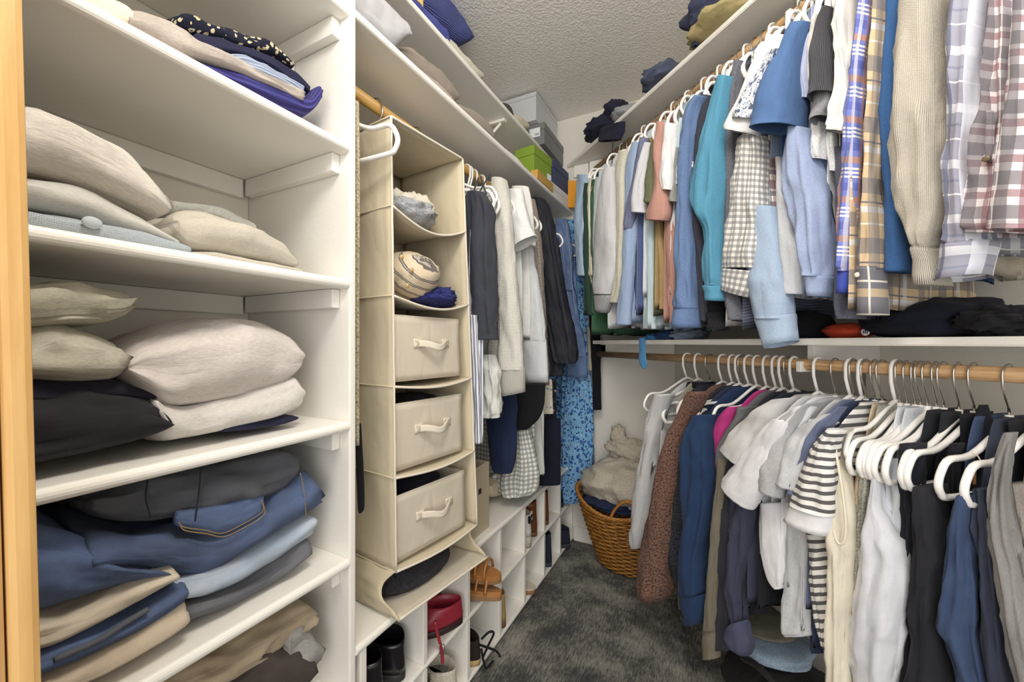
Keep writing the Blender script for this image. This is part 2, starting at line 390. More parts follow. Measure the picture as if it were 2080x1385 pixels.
# ================================================================== cloth surfaces
def loft(name, rings, mat, parent=None, cap0=False, cap1=False, uvs=None, subd=0):
    """closed rings -> mesh with UVs in metres"""
    bm = bmesh.new(); uvl = bm.loops.layers.uv.new('UVMap')
    V = [[bm.verts.new(p) for p in r] for r in rings]; n = len(rings[0])
    mid = rings[len(rings)//2]; cum = [0]
    for k in range(n): cum.append(cum[-1]+(mid[(k+1) % n]-mid[k]).length)
    vv = [0]
    for i in range(1, len(rings)):
        a = sum(rings[i-1], Vector())/n; b = sum(rings[i], Vector())/n; vv.append(vv[-1]+max((b-a).length, 1e-4))
    for i in range(len(rings)-1):
        for k in range(n):
            f = bm.faces.new((V[i][k], V[i][(k+1) % n], V[i+1][(k+1) % n], V[i+1][k]))
            for lp, (a, b) in zip(f.loops, ((k, i), (k+1, i), (k+1, i+1), (k, i+1))): lp[uvl].uv = (cum[a], vv[b])
            f.smooth = True
    for cap, ring, v0 in ((cap0, V[0], vv[0]), (cap1, V[-1], vv[-1])):
        if cap:
            f = bm.faces.new(ring if cap1 and ring is V[-1] else ring[::-1]); f.smooth = True
            for q, lp in enumerate(f.loops): lp[uvl].uv = (cum[q], v0)
    bmesh.ops.recalc_face_normals(bm, faces=bm.faces)
    return localize(obj(name, bm, mat, parent))
def nz(x, y, z): return noise.noise(Vector((x, y, z)))
SEED = [0]
def seed(): SEED[0] += 17.31; return SEED[0]
def sect(n, p=2.3):
    out = []
    for k in range(n):
        a = 2*math.pi*k/n; c, s = math.cos(a), math.sin(a)
        out.append((math.copysign(abs(c)**(2/p), c), math.copysign(abs(s)**(2/p), s)))
    return out
def ridge(x, y, z): return 1-2*abs(nz(x, y, z))
def tubes(name, LR, dvec, mat, parent, seg=30, wr=.004, inner=.05, p=2.3, fold=0, nfold=2.5, capb=False, capt=True):
    """LR: list of (left point, right point, depth, depth axis). Cloth tube around them, open bottom with an inner lip."""
    sd = seed(); S = sect(seg, p); rings = []; n = len(LR); v = 0; Cp = None
    for i, (L, Rr, dep, ax) in enumerate(LR):
        C = (L+Rr)/2; a = (Rr-L)/2; f = i/(n-1); ring = []
        v += (C-Cp).length if Cp is not None else 0; Cp = C
        env = min(1, 4*f+.15)*(1 if f < .93 else .55); al = max(a.length, 1e-4)
        for k, (c, s) in enumerate(S):
            th = 2*math.pi*k/seg; x, y = math.cos(th), math.sin(th)
            q = fold*math.sin(nfold*math.pi*c+sd+1.3*f)*env
            g = wr*env*(.9*nz(1.6*x+sd, 1.6*y, v*6+sd)+.75*(ridge(1.5*x+sd, 1.5*y+v*3, v*7.5)-.45)+.35*(ridge(3.1*x+sd, 3.1*y-v*5, v*17)-.45))
            ring.append(C+a*(c*(1+g/al*.7))+ax*(s*dep*(1+.2*nz(sd, f*4, 0))+q+g*(1.3 if s > 0 else -1)))
        rings.append(ring)
    if inner and not capb:          # the cloth turns in at the opening and runs back up inside
        back = []; acc = 0; m = len(rings)
        cen = [sum(r, Vector())/seg for r in rings]
        for i in range(m-1, 0, -1):
            back.append([cen[i]+(q-cen[i])*(.955 if i == m-1 else .93) for q in rings[i]]); acc += (cen[i]-cen[i-1]).length
            if acc > inner or len(back) > m*.7: break
        rings += back
    return loft(name, rings, mat, parent, capt, True)
def rows4(rows): return [r if len(r) == 4 else (r[1], r[0], r[2], r[0]) for r in rows]
def sleeve_px(name, rows, o, dep, mat, parent, n=46, keep=True, **kw):
    """rows: (y, xl, xr) or (xl, yl, xr, yr) measured on the aisle plane at offset o from the right rods; dep: half depth (or list)"""
    R = crom(rows4(rows), n); LR = []
    for i, r in enumerate(R):
        f = i/(n-1); oo = o if not isinstance(o, (tuple, list)) else o[0]+(o[1]-o[0])*f
        dd = dep if not isinstance(dep, (tuple, list)) else dep[0]+(dep[1]-dep[0])*f
        L = pR(r[0], r[1], oo); Q = pR(r[2], r[3], oo); C = (L+Q)/2; v = C-EYE; tn = abs(v.dot(UR)/v.dot(MR)); a = (Q-L)/2; al = a.length
        dd = min(dd, al*(1.1 if isinstance(dep, (tuple, list)) else .8)/max(tn, .4)) if keep else dd
        k = math.sqrt(max(al*al-(dd*tn)**2, (.45*al)**2))/al if keep else 1
        LR.append((C-a*k, C+a*k, dd, NR))
    return tubes(name, LR, NR, mat, parent, **kw)
def band_px(name, rows, o, dep, mat, parent, **kw):
    return sleeve_px(name, rows, o, dep, mat, parent, n=7, **kw)
def body_at(name, P, au, an, zt, zb, mat, parent, hw=(.075, .20, .21, .22), th=(.006, .009, .010), slope=.075, fold=.0035, nf=3.0, seg=44, n=30, wr=.004, skew=0, lift=0):
    """garment body hanging across the rod: P rod point, au along the rod, an across it toward the aisle"""
    sd = seed(); S = sect(seg, 2.0); rings = []
    H_ = zt-zb
    for i in range(n):
        f = i/(n-1); drop = H_*(f**1.15)
        if drop < slope: w = hw[0]+(hw[1]-hw[0])*(drop/slope)**.75
        else:
            g = (drop-slope)/max(H_-slope, 1e-3); w = hw[1]+(hw[2]-hw[1])*min(1, g*2) if g < .5 else hw[2]+(hw[3]-hw[2])*(g-.5)*2
        tk = th[0]+(th[1]-th[0])*min(1, f*2) if f < .5 else th[1]+(th[2]-th[1])*(f-.5)*2
        env = min(1, max(0, (drop-slope*.7)/max(.25, .01))); ring = []
        for k, (c, s) in enumerate(S):
            q = fold*env*(math.sin(nf*math.pi*c+sd+.8*f)+.6*math.sin(2.3*nf*c+sd*2)*f)
            zz = zt-drop+(nz(c*2+sd, sd, 0)*.012*f if f > .6 else 0)+lift*c*f
            ring.append(P+an*(c*w+skew*f)+au*(s*tk+q+wr*env*nz(c*4+sd, f*5, s))+UP*(zz))
        rings.append(ring)
    last = rings[-1]; C = sum(last, Vector())/seg
    rings.append([q+UP*.012+(C-q)*.02 for q in last])
    return loft(name, rings, mat, parent, True, True)

# ================================================================== hangers
M_hw = plastic('white hanger plastic', 'f1efeb', .3)
M_hook = plastic('hanger hook steel', 'c4c0b8', .25, 1)
def _hanger_pts():
    hook = [(.0215*math.cos(a), .0215*math.sin(a)) for a in [math.radians(205-205*k/9) for k in range(10)]]
    return hook
def hanger_meshes():
    out = {}
    hook = _hanger_pts()
    p1 = [(x, 0, z) for x, z in hook]+[(.0205, 0, -.03), (.012, 0, -.055), (.002, 0, -.078)]
    def sh(w, d0, d1, bz):   # shoulders and bar, closed outline
        r = [(0, 0, d0), (.03, 0, d0-.012), (w*.55, 0, d0-.055), (w*.86, 0, d1+.012), (w*.97, 0, d1-.012), (w, 0, d1-.034), (w*.96, 0, bz+.008), (w*.88, 0, bz), (w*.4, 0, bz-.001)]
        return r+[(-x, y, z) for x, y, z in r[::-1] if x > 1e-4]
    o = wire('hook', p1, .0042, M_hw, None, 8); out['th'] = o.data; bpy.data.objects.remove(o)
    o = wire('frame', crom(sh(.205, -.078, -.15, -.205)+[(0, 0, -.078)], 60)[:-1], .0052, M_hw, None, 8, closed=True); out['tf'] = o.data; bpy.data.objects.remove(o)
    p2 = [(x, 0, z) for x, z in hook]+[(.0205, 0, -.025), (.010, 0, -.048), (.001, 0, -.066), (0, 0, -.085)]
    o = wire('hook', p2, .0022, M_hook, None, 8); out['mh'] = o.data; bpy.data.objects.remove(o)
    o = wire('neck', [(0, 0, -.082), (0, 0, -.102)], .0065, M_hw, None, 8); out['mn'] = o.data; bpy.data.objects.remove(o)
    o = wire('frame', crom(sh(.205, -.100, -.172, -.232)+[(0, 0, -.100)], 60)[:-1], .0066, M_hw, None, 8, closed=True); out['mf'] = o.data; bpy.data.objects.remove(o)
    return out
HM = hanger_meshes()
def btn(x, y, o, r, mat, parent):
    bm = bmesh.new(); bmesh.ops.create_uvsphere(bm, u_segments=14, v_segments=8, radius=r)
    bmesh.ops.transform(bm, matrix=frame(pR(x, y, o), UR, MR) @ Matrix.Diagonal((1, .4, 1, 1)), verts=bm.verts); return localize(obj('button', bm, mat, parent, True))

def hanger(P, an, metal, label, group, yaw=0, tiltdeg=0):
    t = thing('hanger', label, 'hanger', tuple(P), group)
    t.rotation_euler = (0, math.radians(tiltdeg), math.atan2(an.y, an.x)+math.radians(yaw))
    for nm, key in ((('hook', 'mh'), ('neck', 'mn'), ('frame', 'mf')) if metal else (('hook', 'th'), ('frame', 'tf'))):
        o = bpy.data.objects.new(nm, HM[key]); COL.objects.link(o); o.parent = t
    return t
RODS = {}
def hlabel(lab, metal=False): return ('steel-hooked white hanger inside the ' if metal else 'white plastic hanger inside the ')+' '.join(lab.split()[:9])
def garment_R(name, label, cat, mat, zr, bx, hem, sleeves=(), o=.2, hw=None, group=None, hang=0, parts=(), zt=None, **kw):
    """garment on a right-hand rod. bx: column of its aisle edge, hem: row of its hem there"""
    s = sR(bx, o)-(.012 if sleeves else 0); P = MR*DR+UR*s; zb = pR(bx, hem, o).z
    t = thing(name, label, cat, tuple(P+UP*zb), group)
    body_at('body', P, UR, NR, (zt or zr-.085), zb, mat, t, hw or (.07, o-.02, o, o+.005), **kw)
    for sl in sleeves:
        rows, so, sd = sl[:3]; m2 = sl[3] if len(sl) > 3 and sl[3] else mat; ex = sl[4] if len(sl) > 4 else {}
        sleeve_px('sleeve', rows, so, sd, m2, t, **ex)
    if hang: hanger(P+UP*(zr), NR, hang == 2, hlabel(label, hang == 2), HL[1], yaw=random.uniform(-6, 6))
    RODS.setdefault(zr, []).append((s, label))
    return t
# ================================================================== upper right rod
HL = [('white plastic hanger on the upper rod of the angled wall', 'white hanger with steel hook on the upper rod of the angled wall'), 'hangers on the upper right rod']
GU = 'clothes on the upper right rod'
HC = [0]
def U(name, label, cat, mat, bx, hem, sl, **kw):
    HC[0] += 1; kw.setdefault('hang', 1 if HC[0] % 3 == 0 else 2); return garment_R(name, label, cat, mat, ZU, bx, hem, sl, **kw)
f = fabric
m_pale = f('pale blue', 'a9c3e0'); m_dgreen = f('dark green', '2f4a3d'); m_cream = f('cream', 'e6dfc6'); m_green = f('green', '3f6a4c'); m_mist = f('mist', 'c3ccd2')
m_gsw = f('light grey sweat', 'c3c3c6', 'heather', 'd5d5d6'); m_ivory = f('ivory knit', 'e3dfcb', 'knit'); m_sky = f('dusty sky', '8fa7cc', 'heather', 'a3b8d8')
m_dusk = f('dusk tee', '60688a', 'heather', '8288a3'); m_lg = f('light grey tee', 'c9cbd2', 'heather', 'dcdde2'); m_slate = f('slate tee', '46588c', 'heather', '5a6da0')
m_tan = f('tan tee', 'a98d5d'); m_olive = f('olive tee', '6a6e51'); m_pink = f('dusty pink', 'c08d7f'); m_white = f('white', 'e9e9ea'); m_gy = f('mid grey', '83837f', 'heather')
m_mint = f('mint', 'bccfd6'); m_slsw = f('slate sweatshirt', '5873a0', 'heather', '6d88b4'); m_navy2 = f('indigo', '3f4d86'); m_char = f('charcoal', '3b3d4a')
m_teal = f('teal', '468bab', 'heather', '5598b8'); m_dheath = f('dark heather', '55555f', 'heather', '77777f'); m_bluetee = f('blue technical', '4a6c9f')
m_denimsw = f('light blue sweatshirt', '8c9dc2', 'heather', '9fafd0'); m_ice = f('ice blue', '96adc9', 'heather', 'a8bdd6'); m_ribch = f('charcoal rib', '55555c', 'rib', sc=1.5)
m_blk = f('black', '15161c', contrast=.2); m_blkrib = f('black rib', '2a2a30', 'rib'); m_gw = f('grey white', 'c0c5cc', 'heather', 'd0d4da')
m_nvst = plaid('navy pinstripe', '2b3856', [(.5, .28, '71809b', .7)], [], (.05, .009))
m_flor = floral('grey floral', 'd4d8de', [('5b6478', 1, .42), ('aeb5c2', 1.7, .38), ('40485c', 2.3, .25)], 60)
m_ging = plaid('grey gingham', 'e8e6e0', [(.5, .5, '5b5b60', .58)], [(.5, .5, '5b5b60', .58)], (.0165, .0165))
m_burg = plaid('burgundy plaid', 'd8d2c8', [(.30, .42, '5a2a32', .85), (.72, .22, '2c2f48', .8), (.88, .05, 'f0ebe0', .9)], [(.30, .45, '5a2a32', .6), (.75, .25, '2c2f48', .65)], (.06, .06))
m_rply = plaid('royal orange plaid', '5a6cc0', [(.18, .16, 'a8714a', .85), (.40, .05, 'eee9e0', .9), (.50, .05, 'eee9e0', .9), (.60, .05, 'eee9e0', .9), (.85, .20, '2f44a8', .8)], [(.2, .16, 'a8714a', .7), (.55, .14, 'dcd9dd', .5), (.8, .06, '2c3a80', .8)], (.062, .085))
m_tanpl = plaid('tan grey plaid', 'c9ae83', [(.22, .26, '55555f', .7), (.50, .03, '3a4058', .9), (.62, .10, 'dfe3ea', .6), (.86, .03, 'efe7d6', .9)], [(.24, .24, '55555f', .62), (.55, .05, '2f3a5a', .85), (.72, .12, 'dfe3ea', .5)], (.095, .125))
m_lilac = plaid('lilac grey plaid', '9091a4', [(.2, .16, 'd9dbe4', .8), (.5, .05, '6f7690', .8), (.75, .03, 'ecebf0', .9)], [(.25, .20, 'dfe3ee', .75), (.62, .06, '3c4668', .8), (.85, .04, 'e6e6ee', .8)], (.13, .095))
m_bw = plaid('burgundy white check', 'ded8dc', [(.25, .40, '413b49', .72), (.7, .22, '7c3646', .7)], [(.25, .40, '413b49', .68), (.72, .2, '7c3646', .7), (.5, .05, 'f4eef0', .8)], (.05, .05))
m_royal = f('deep blue', '2d568f', 'heather', '36629c'); m_oat = f('oatmeal knit', 'c8c0b0', 'knit', amt=.2, contrast=.05, sc=2.2)

U('shirt', 'pale blue shirt at the far end of the upper rod by the back wall', 'shirt', m_pale, 1178, 560, [([(355,1173,1200),(400,1171,1192),(450,1167,1190),(560,1172,1192)], .2, .02)])
U('polo_shirt', 'narrow dark green shirt beside the pale blue shirt', 'shirt', m_dgreen, 1190, 640, [([(372,1188,1200),(420,1186,1196),(520,1186,1197),(640,1194,1206)], .2, .015)])
U('shirt', 'cream shirt squeezed between dark green and green shirts', 'shirt', m_cream, 1199, 580, [([(362,1197,1212),(420,1194,1203),(560,1199,1209)], .2, .012)])
U('shirt', 'narrow green shirt with its hem showing under grey sweatshirt', 'shirt', m_green, 1206, 680, [([(365,1202,1216),(450,1200,1208),(600,1205,1216)], .2, .012)])
U('shirt', 'thin mist grey shirt behind the light grey sweatshirt', 'shirt', m_mist, 1212, 590, [([(360,1210,1225),(450,1206,1216),(560,1206,1216)], .2, .012)])
g = U('sweatshirt', 'light grey sweatshirt with a ribbed cuff at the far end', 'sweatshirt', m_gsw, 1240, 668, [([(340,1230,1258),(380,1220,1256),(450,1210,1256),(500,1207,1258),(560,1206,1254),(598,1207,1246)], .215, .035)])
band_px('cuff', [(1206,598,1248,600),(1207,604,1247,607),(1209,628,1237,638)], .215, .03, f('light grey rib', 'c0c0c3', 'rib'), g, wr=.001)
U('sweater', 'ivory knit sweater next to the light grey sweatshirt', 'sweater', m_ivory, 1265, 640, [([(308,1258,1290),(350,1253,1282),(450,1254,1282),(560,1250,1274),(615,1240,1262)], .2, .03)])
U('sweatshirt', 'dusty sky blue sweatshirt with a narrow long sleeve', 'sweatshirt', m_sky, 1284, 655, [([(290,1286,1312),(340,1273,1304),(430,1269,1296),(520,1266,1292),(600,1258,1286),(660,1252,1282)], .21, .025)])
U('t_shirt', 'dusk blue heather tee with short sleeve behind a light grey tee', 't-shirt', m_dusk, 1296, 640, [([(280,1300,1318),(350,1288,1310),(430,1272,1294),(465,1268,1288)], .22, .02)])
U('t_shirt', 'slate blue tee with a wide straight body', 't-shirt', m_slate, 1302, 630, [([(420,1284,1316),(500,1278,1316),(580,1274,1316),(628,1274,1315)], .17, .012)])
U('t_shirt', 'light grey tee with a short sleeve over slate blue tee', 't-shirt', m_lg, 1310, 600, [([(290,1310,1326),(340,1297,1322),(400,1285,1318),(432,1284,1317)], .225, .03)])
U('t_shirt', 'pale mint tee with its body between slate and tan tees', 't-shirt', m_mint, 1322, 668, [([(430,1314,1330),(560,1310,1333),(668,1306,1333)], .18, .012)])
U('t_shirt', 'tan tee behind the olive tee', 't-shirt', m_tan, 1334, 628, [([(280,1318,1330),(420,1326,1342),(560,1338,1354),(628,1340,1354)], .18, .012)])
U('t_shirt', 'olive green tee with a short sleeve', 't-shirt', m_olive, 1334, 640, [([(288,1324,1342),(350,1314,1340),(395,1312,1343),(414,1312,1342)], .225, .028)])
U('t_shirt', 'dusty pink tee with a wide turned sleeve', 't-shirt', m_pink, 1353, 655, [([(250,1336,1368),(300,1329,1362),(380,1330,1364),(430,1315,1364),(448,1314,1360)], .225, .035), ([(440,1352,1370),(560,1356,1374),(655,1360,1374)], .19, .012)])
U('t_shirt', 'white tee with short sleeve beside the dusty pink tee', 't-shirt', m_white, 1368, 600, [([(252,1352,1384),(300,1347,1376),(350,1342,1373),(386,1346,1370)], .23, .035)])
U('t_shirt', 'grey heather tee with small dark sleeve opening beside white tee', 't-shirt', m_gy, 1376, 600, [([(300,1373,1386),(380,1362,1379),(410,1360,1380)], .215, .025)])
U('t_shirt', 'pale aqua tee almost hidden behind slate sweatshirt', 't-shirt', f('pale aqua', 'bcd3da'), 1382, 600, [([(240,1381,1392),(300,1375,1388),(375,1370,1384)], .21, .02)])
g = U('sweatshirt', 'slate blue sweatshirt with a long flared cuff', 'sweatshirt', m_slsw, 1406, 640, [([(196,1412,1440),(230,1394,1426),(300,1385,1412),(400,1376,1408),(500,1374,1416),(600,1371,1422),(626,1370,1424)], .225, .05, None, dict(wr=.008))])
band_px('cuff', [(1370,626,1425,626),(1369,632,1424,632),(1366,668,1425,664)], .225, .05, m_slsw, g, inner=.06, wr=.001)
g = U('track_jacket', 'indigo jacket with two white blocks on its sleeve', 'jacket', m_navy2, 1419, 620, [([(205,1414,1436),(300,1405,1424),(345,1402,1418),(500,1406,1424)], .2, .025)])
for yy, xa, xb in ((250, 1408, 1424), (335, 1402, 1419)): band_px('white_block', [(yy-6, xa, xb), (yy+6, xa-1, xb-1)], .206, .024, m_white, g, wr=0, inner=0)
U('jacket', 'charcoal jacket behind the teal sweatshirt', 'jacket', m_char, 1432, 655, [([(195,1426,1454),(280,1416,1446),(400,1408,1440),(500,1412,1440),(600,1420,1440),(652,1422,1440)], .2, .025)])
g = U('cardigan', 'black ribbed cardigan whose cuff shows below the teal sweatshirt', 'cardigan', m_blk, 1450, 645, [([(500,1440,1470),(600,1440,1470),(634,1440,1470)], .18, .03)], hang=2)
band_px('cuff', [(634,1438,1470),(640,1437,1470),(668,1440,1480)], .18, .032, m_blkrib, g, wr=.001)
g = U('sweatshirt', 'bright teal sweatshirt with a wide sleeve', 'sweatshirt', m_teal, 1466, 600, [([(156,1462,1496),(200,1450,1488),(280,1430,1484),(340,1416,1482),(390,1408,1480),(430,1414,1478),(475,1431,1476),(560,1432,1476),(580,1432,1476)], .225, .05, None, dict(wr=.007, fold=.004))])
band_px('cuff', [(580,1430,1477),(584,1430,1477),(611,1433,1479)], .225, .035, m_teal, g, wr=.001)
U('t_shirt', 'white tee tucked behind the dark heather sweatshirt', 't-shirt', m_white, 1483, 660, [([(185,1470,1492),(230,1474,1492),(330,1478,1492)], .2, .02)])
U('sweatshirt', 'dark grey heather sweatshirt beside the gingham shirt', 'sweatshirt', m_dheath, 1496, 650, [([(125,1494,1520),(180,1485,1508),(270,1478,1504),(400,1474,1502),(560,1472,1500),(650,1480,1516)], .2, .03)])
U('t_shirt', 'navy pinstriped tee with its rounded hem showing', 't-shirt', m_nvst, 1508, 672, [], hw=(.07, .19, .21, .2))
g = U('shirt', 'grey and white gingham shirt with a long buttoned sleeve', 'shirt', m_ging, 1524, 590, [([(276,1512,1562),(300,1502,1564),(400,1490,1562),(480,1478,1562),(545,1470,1560)], .21, .04, None, dict(wr=.008, fold=.005))], hang=2)
band_px('cuff', [(1469,544,1553,552),(1468,550,1551,558),(1465,585,1532,606)], .21, .035, m_ging, g, wr=.001)
U('t_shirt', 'white tee with a drooping short sleeve over the floral tee', 't-shirt', m_white, 1540, 560, [([(1562,75,1604,72),(1535,120,1590,122),(1503,200,1570,208),(1478,252,1550,262),(1474,264,1545,276)], .24, (.02, .05), None, dict(inner=.1))])
U('shirt', 'grey floral short-sleeved shirt', 'shirt', m_flor, 1556, 560, [([(100,1568,1592),(150,1542,1580),(210,1505,1566),(244,1491,1552)], .255, .04, None, dict(inner=.08))])
U('shirt', 'burgundy plaid shirt with a rounded hem behind the gingham shirt', 'shirt', m_burg, 1566, 600, [([(320,1560,1582),(420,1562,1592),(500,1558,1598),(560,1546,1602),(606,1526,1598)], .18, .02, None, dict(wr=.006))])
g = U('sweatshirt', 'ice blue sweatshirt whose sleeve hangs below the shelf edge', 'sweatshirt', m_ice, 1574, 600, [([(420,1530,1590),(540,1524,1606),(590,1525,1613),(648,1535,1614)], .2, .04)])
band_px('cuff', [(1535,648,1618,636),(1536,654,1618,643),(1553,709,1622,690)], .2, .035, m_ice, g, wr=.002)
g = U('t_shirt', 'medium blue technical tee with a wide open short sleeve', 't-shirt', m_bluetee, 1592, 420, [([(1606,50,1648,44),(1582,110,1636,104),(1552,185,1638,176),(1527,272,1643,252)], .255, (.02, .080), None, dict(inner=.14, wr=.004))])
U('sweatshirt', 'grey white sweatshirt with long plain sleeve', 'sweatshirt', m_gw, 1610, 600, [([(320,1576,1602),(420,1580,1626),(520,1588,1640),(598,1596,1642)], .19, .03)])
g = U('sweatshirt', 'light blue sweatshirt with a bent full sleeve', 'sweatshirt', m_denimsw, 1640, 600, [([(262,1604,1664),(340,1594,1676),(400,1602,1690),(480,1620,1697),(545,1630,1699),(562,1632,1699)], .215, .05, None, dict(wr=.008, fold=.006))])
band_px('cuff', [(562,1634,1699),(566,1634,1699),(602,1640,1694)], .215, .04, m_denimsw, g, wr=.002)
U('shirt', 'lavender tee behind the charcoal ribbed tee', 't-shirt', f('lavender', 'b3bcdc'), 1646, 560, [([(48,1642,1664),(120,1627,1656),(200,1632,1652)], .23, .02)])
U('t_shirt', 'off-white tee with a seam at the shoulder beside lavender tee', 't-shirt', f('off white', 'd8d4cd'), 1657, 560, [([(30,1654,1674),(100,1641,1664),(200,1644,1664)], .235, .02)])
U('t_shirt', 'grey heather tee with a curled short sleeve', 't-shirt', f('stone heather', '78787c', 'heather'), 1668, 560, [([(120,1660,1700),(200,1652,1708),(1646,266,1708,226)], .235, (.02, .05), None, dict(inner=.1))])
U('t_shirt', 'charcoal ribbed tee with a wide short sleeve', 't-shirt', m_ribch, 1676, 500, [([(1672,16,1696,14),(1660,60,1698,56),(1648,135,1712,110),(1643,226,1720,172)], .25, (.02, .065), None, dict(inner=.13, wr=.003))])
U('jacket', 'mid blue jacket body under the grey tees', 'jacket', f('mid blue', '6d8cc4', 'heather', '7c9bd0'), 1682, 605, [([(300,1650,1684),(450,1656,1696),(604,1660,1700)], .18, .02)])
U('t_shirt', 'pale grey tee with two short sleeves hanging beneath', 't-shirt', f('pale stone', 'bfc1c2', 'heather'), 1692, 540, [([(250,1652,1688),(324,1650,1684)], .215, .03), ([(270,1680,1700),(348,1685,1704)], .2, .02)])
U('t_shirt', 'cream white tee with a long drop shoulder', 't-shirt', f('chalk', 'dcd9d2'), 1712, 560, [([(-12,1706,1742),(60,1697,1738),(150,1704,1738),(230,1690,1734),(268,1683,1726)], .235, .05, None, dict(wr=.008))])
U('sweatshirt', 'navy heather sweatshirt behind the royal plaid shirt', 'sweatshirt', f('navy heather', '4a4d5c', 'heather', '606372'), 1724, 645, [([(300,1694,1730),(450,1700,1730),(600,1696,1740),(648,1702,1760)], .19, .02)])
g = U('shirt', 'royal blue and orange plaid shirt with narrow sleeve', 'shirt', m_rply, 1742, 620, [([(-20,1750,1782),(100,1736,1772),(250,1722,1764),(400,1708,1757),(520,1704,1750),(552,1703,1748)], .22, .03, None, dict(wr=.008))])
band_px('cuff', [(552,1702,1750),(556,1702,1750),(596,1700,1746)], .22, .03, f('royal cotton', '3c50b4'), g, wr=.001)
btn(1741, 558, .253, .0055, plastic('pearl button', 'e4e0d4', .3), g)
g = U('shirt', 'tan and grey plaid flannel shirt with a dark buttoned cuff', 'shirt', m_tanpl, 1772, 625, [([(-20,1778,1806),(200,1765,1798),(350,1756,1794),(470,1750,1800),(545,1746,1800)], .225, .03, None, dict(wr=.006)),], hw=(.07, .2, .24, .26))
band_px('cuff', [(546,1744,1802),(550,1743,1802),(640,1741,1806)], .225, .032, plaid('dark plaid cuff', '5a5a66', [(.5, .06, 'e8e2d6', .9), (.85, .25, 'c9ae83', .7)], [(.5, .06, 'e8e2d6', .8)], (.06, .07)), g, wr=.002)
U('sweater', 'deep blue sweater between the tan plaid shirt and oatmeal sweater', 'sweater', m_royal, 1828, 552, [([(-20,1802,1846),(200,1791,1840),(400,1796,1846),(553,1797,1856)], .2, .03)])
g = U('sweater', 'oatmeal knit sweater with a full ribbed-cuff sleeve', 'sweater', m_oat, 1880, 545, [([(-20,1834,1926),(150,1821,1934),(300,1813,1935),(420,1828,1931),(485,1850,1922),(505,1856,1918)], .23, .05, None, dict(wr=.009, fold=.004))])
band_px('cuff', [(505,1855,1919),(510,1854,1920),(580,1858,1936)], .23, .04, f('oatmeal rib', 'd3ccbd', 'rib', sc=2), g, wr=.002)
g = U('shirt', 'lilac grey plaid shirt with an open cuff', 'shirt', m_lilac, 1968, 500, [([(-20,1942,2034),(200,1930,2018),(350,1923,2008),(470,1919,2022),(496,1917,2026)], .23, .05, None, dict(wr=.009, fold=.006))])
band_px('cuff', [(1916,496,2030,488),(1914,503,2031,495),(1903,574,2016,556)], .23, .045, m_lilac, g, inner=.08, wr=.002)
g = U('shirt', 'burgundy and white checked shirt with a rolled-up sleeve tab', 'shirt', m_bw, 2060, 440, [([(-20,2022,2110),(200,2002,2118),(330,1986,2120),(430,1964,2120),(478,1964,2120)], .235, .05, None, dict(wr=.012, fold=.006)), ([(0,2060,2140),(200,2048,2150),(380,2020,2140),(468,2006,2140)], .30, .03)])
band_px('sleeve_tab', [(225,2003,2022),(300,2000,2020),(330,2004,2018)], .293, .004, m_bw, g, wr=0)
btn(2004, 322, .30, .0055, plastic('horn button', '6a5a48', .4), g)
U('shirt', 'tan window-check flannel shirt hanging nearest the doorway', 'shirt', m_tanpl, 2130, 480, [], hw=(.07, .2, .22, .22))
for xs in (1236, 1262, 1300, 1345, 1400, 1440, 1505, 1560, 1590):
    pass
# ================================================================== lower right rod
GL = 'clothes on the lower right rod'
def L(name, label, cat, mat, bx, hem, sl, **kw): return garment_R(name, label, cat, mat, ZL, bx, hem, sl, **kw)
m_lgfl = f('light grey fleece', 'b9b9bb', 'heather', 'cfcfd0'); m_brfl = f('brown fleece', '8d6757', 'fleece', '35221d', amt=.35, sc=.8); m_dkfl = f('charcoal fleece', '3a3c46', 'fleece', '101116', amt=.35, sc=.8)
m_bluej = f('blue zip jacket', '21395f', amt=.35); m_mag = f('magenta', 'c02f80'); m_taupe = f('taupe olive', '77705f'); m_chl = f('charcoal long', '34343f', amt=.35)
m_nch = f('navy charcoal', '3d3f55', amt=.4); m_pgt = f('pale grey tee', 'd2d2d1', amt=.35); m_wht = f('white tee', 'e6e6ea', amt=.35); m_ght = f('grey marl tee', 'a9a9ac', 'heather', 'c2c2c4', amt=.35)
m_lgt = f('silver marl tee', 'c0c2c6', 'heather', 'd4d6da', amt=.35); m_slt = f('slate tee plain', '626d8d', 'heather', '6f7a9a', amt=.35)
m_strp = plaid('black white stripe', 'ecebe6', [(.5, .44, '1e1e22', .97)], [], (.05, .0205)); m_crm = f('cream silk', 'e3dac4', amt=.3)
m_sage = f('sage boucle', 'bdbcae', 'fleece', '8c8b7d', sc=1.3); m_lin = f('white linen', 'd9dbe2', amt=.4); m_pbw = f('pale blue white', 'ccd2da', amt=.4)
m_nvt = f('navy tank', '23262f', amt=.35); m_bdress = f('black dress', '26272e', amt=.4, contrast=.15); m_spant = f('slate trousers', '394c70', amt=.3); m_spd = f('dark slate trousers', '333a4c', amt=.4)
m_gtank = f('grey taupe tank', '7f7d7c', 'heather', '8c8a88'); m_beige = f('beige top', 'cbb596')

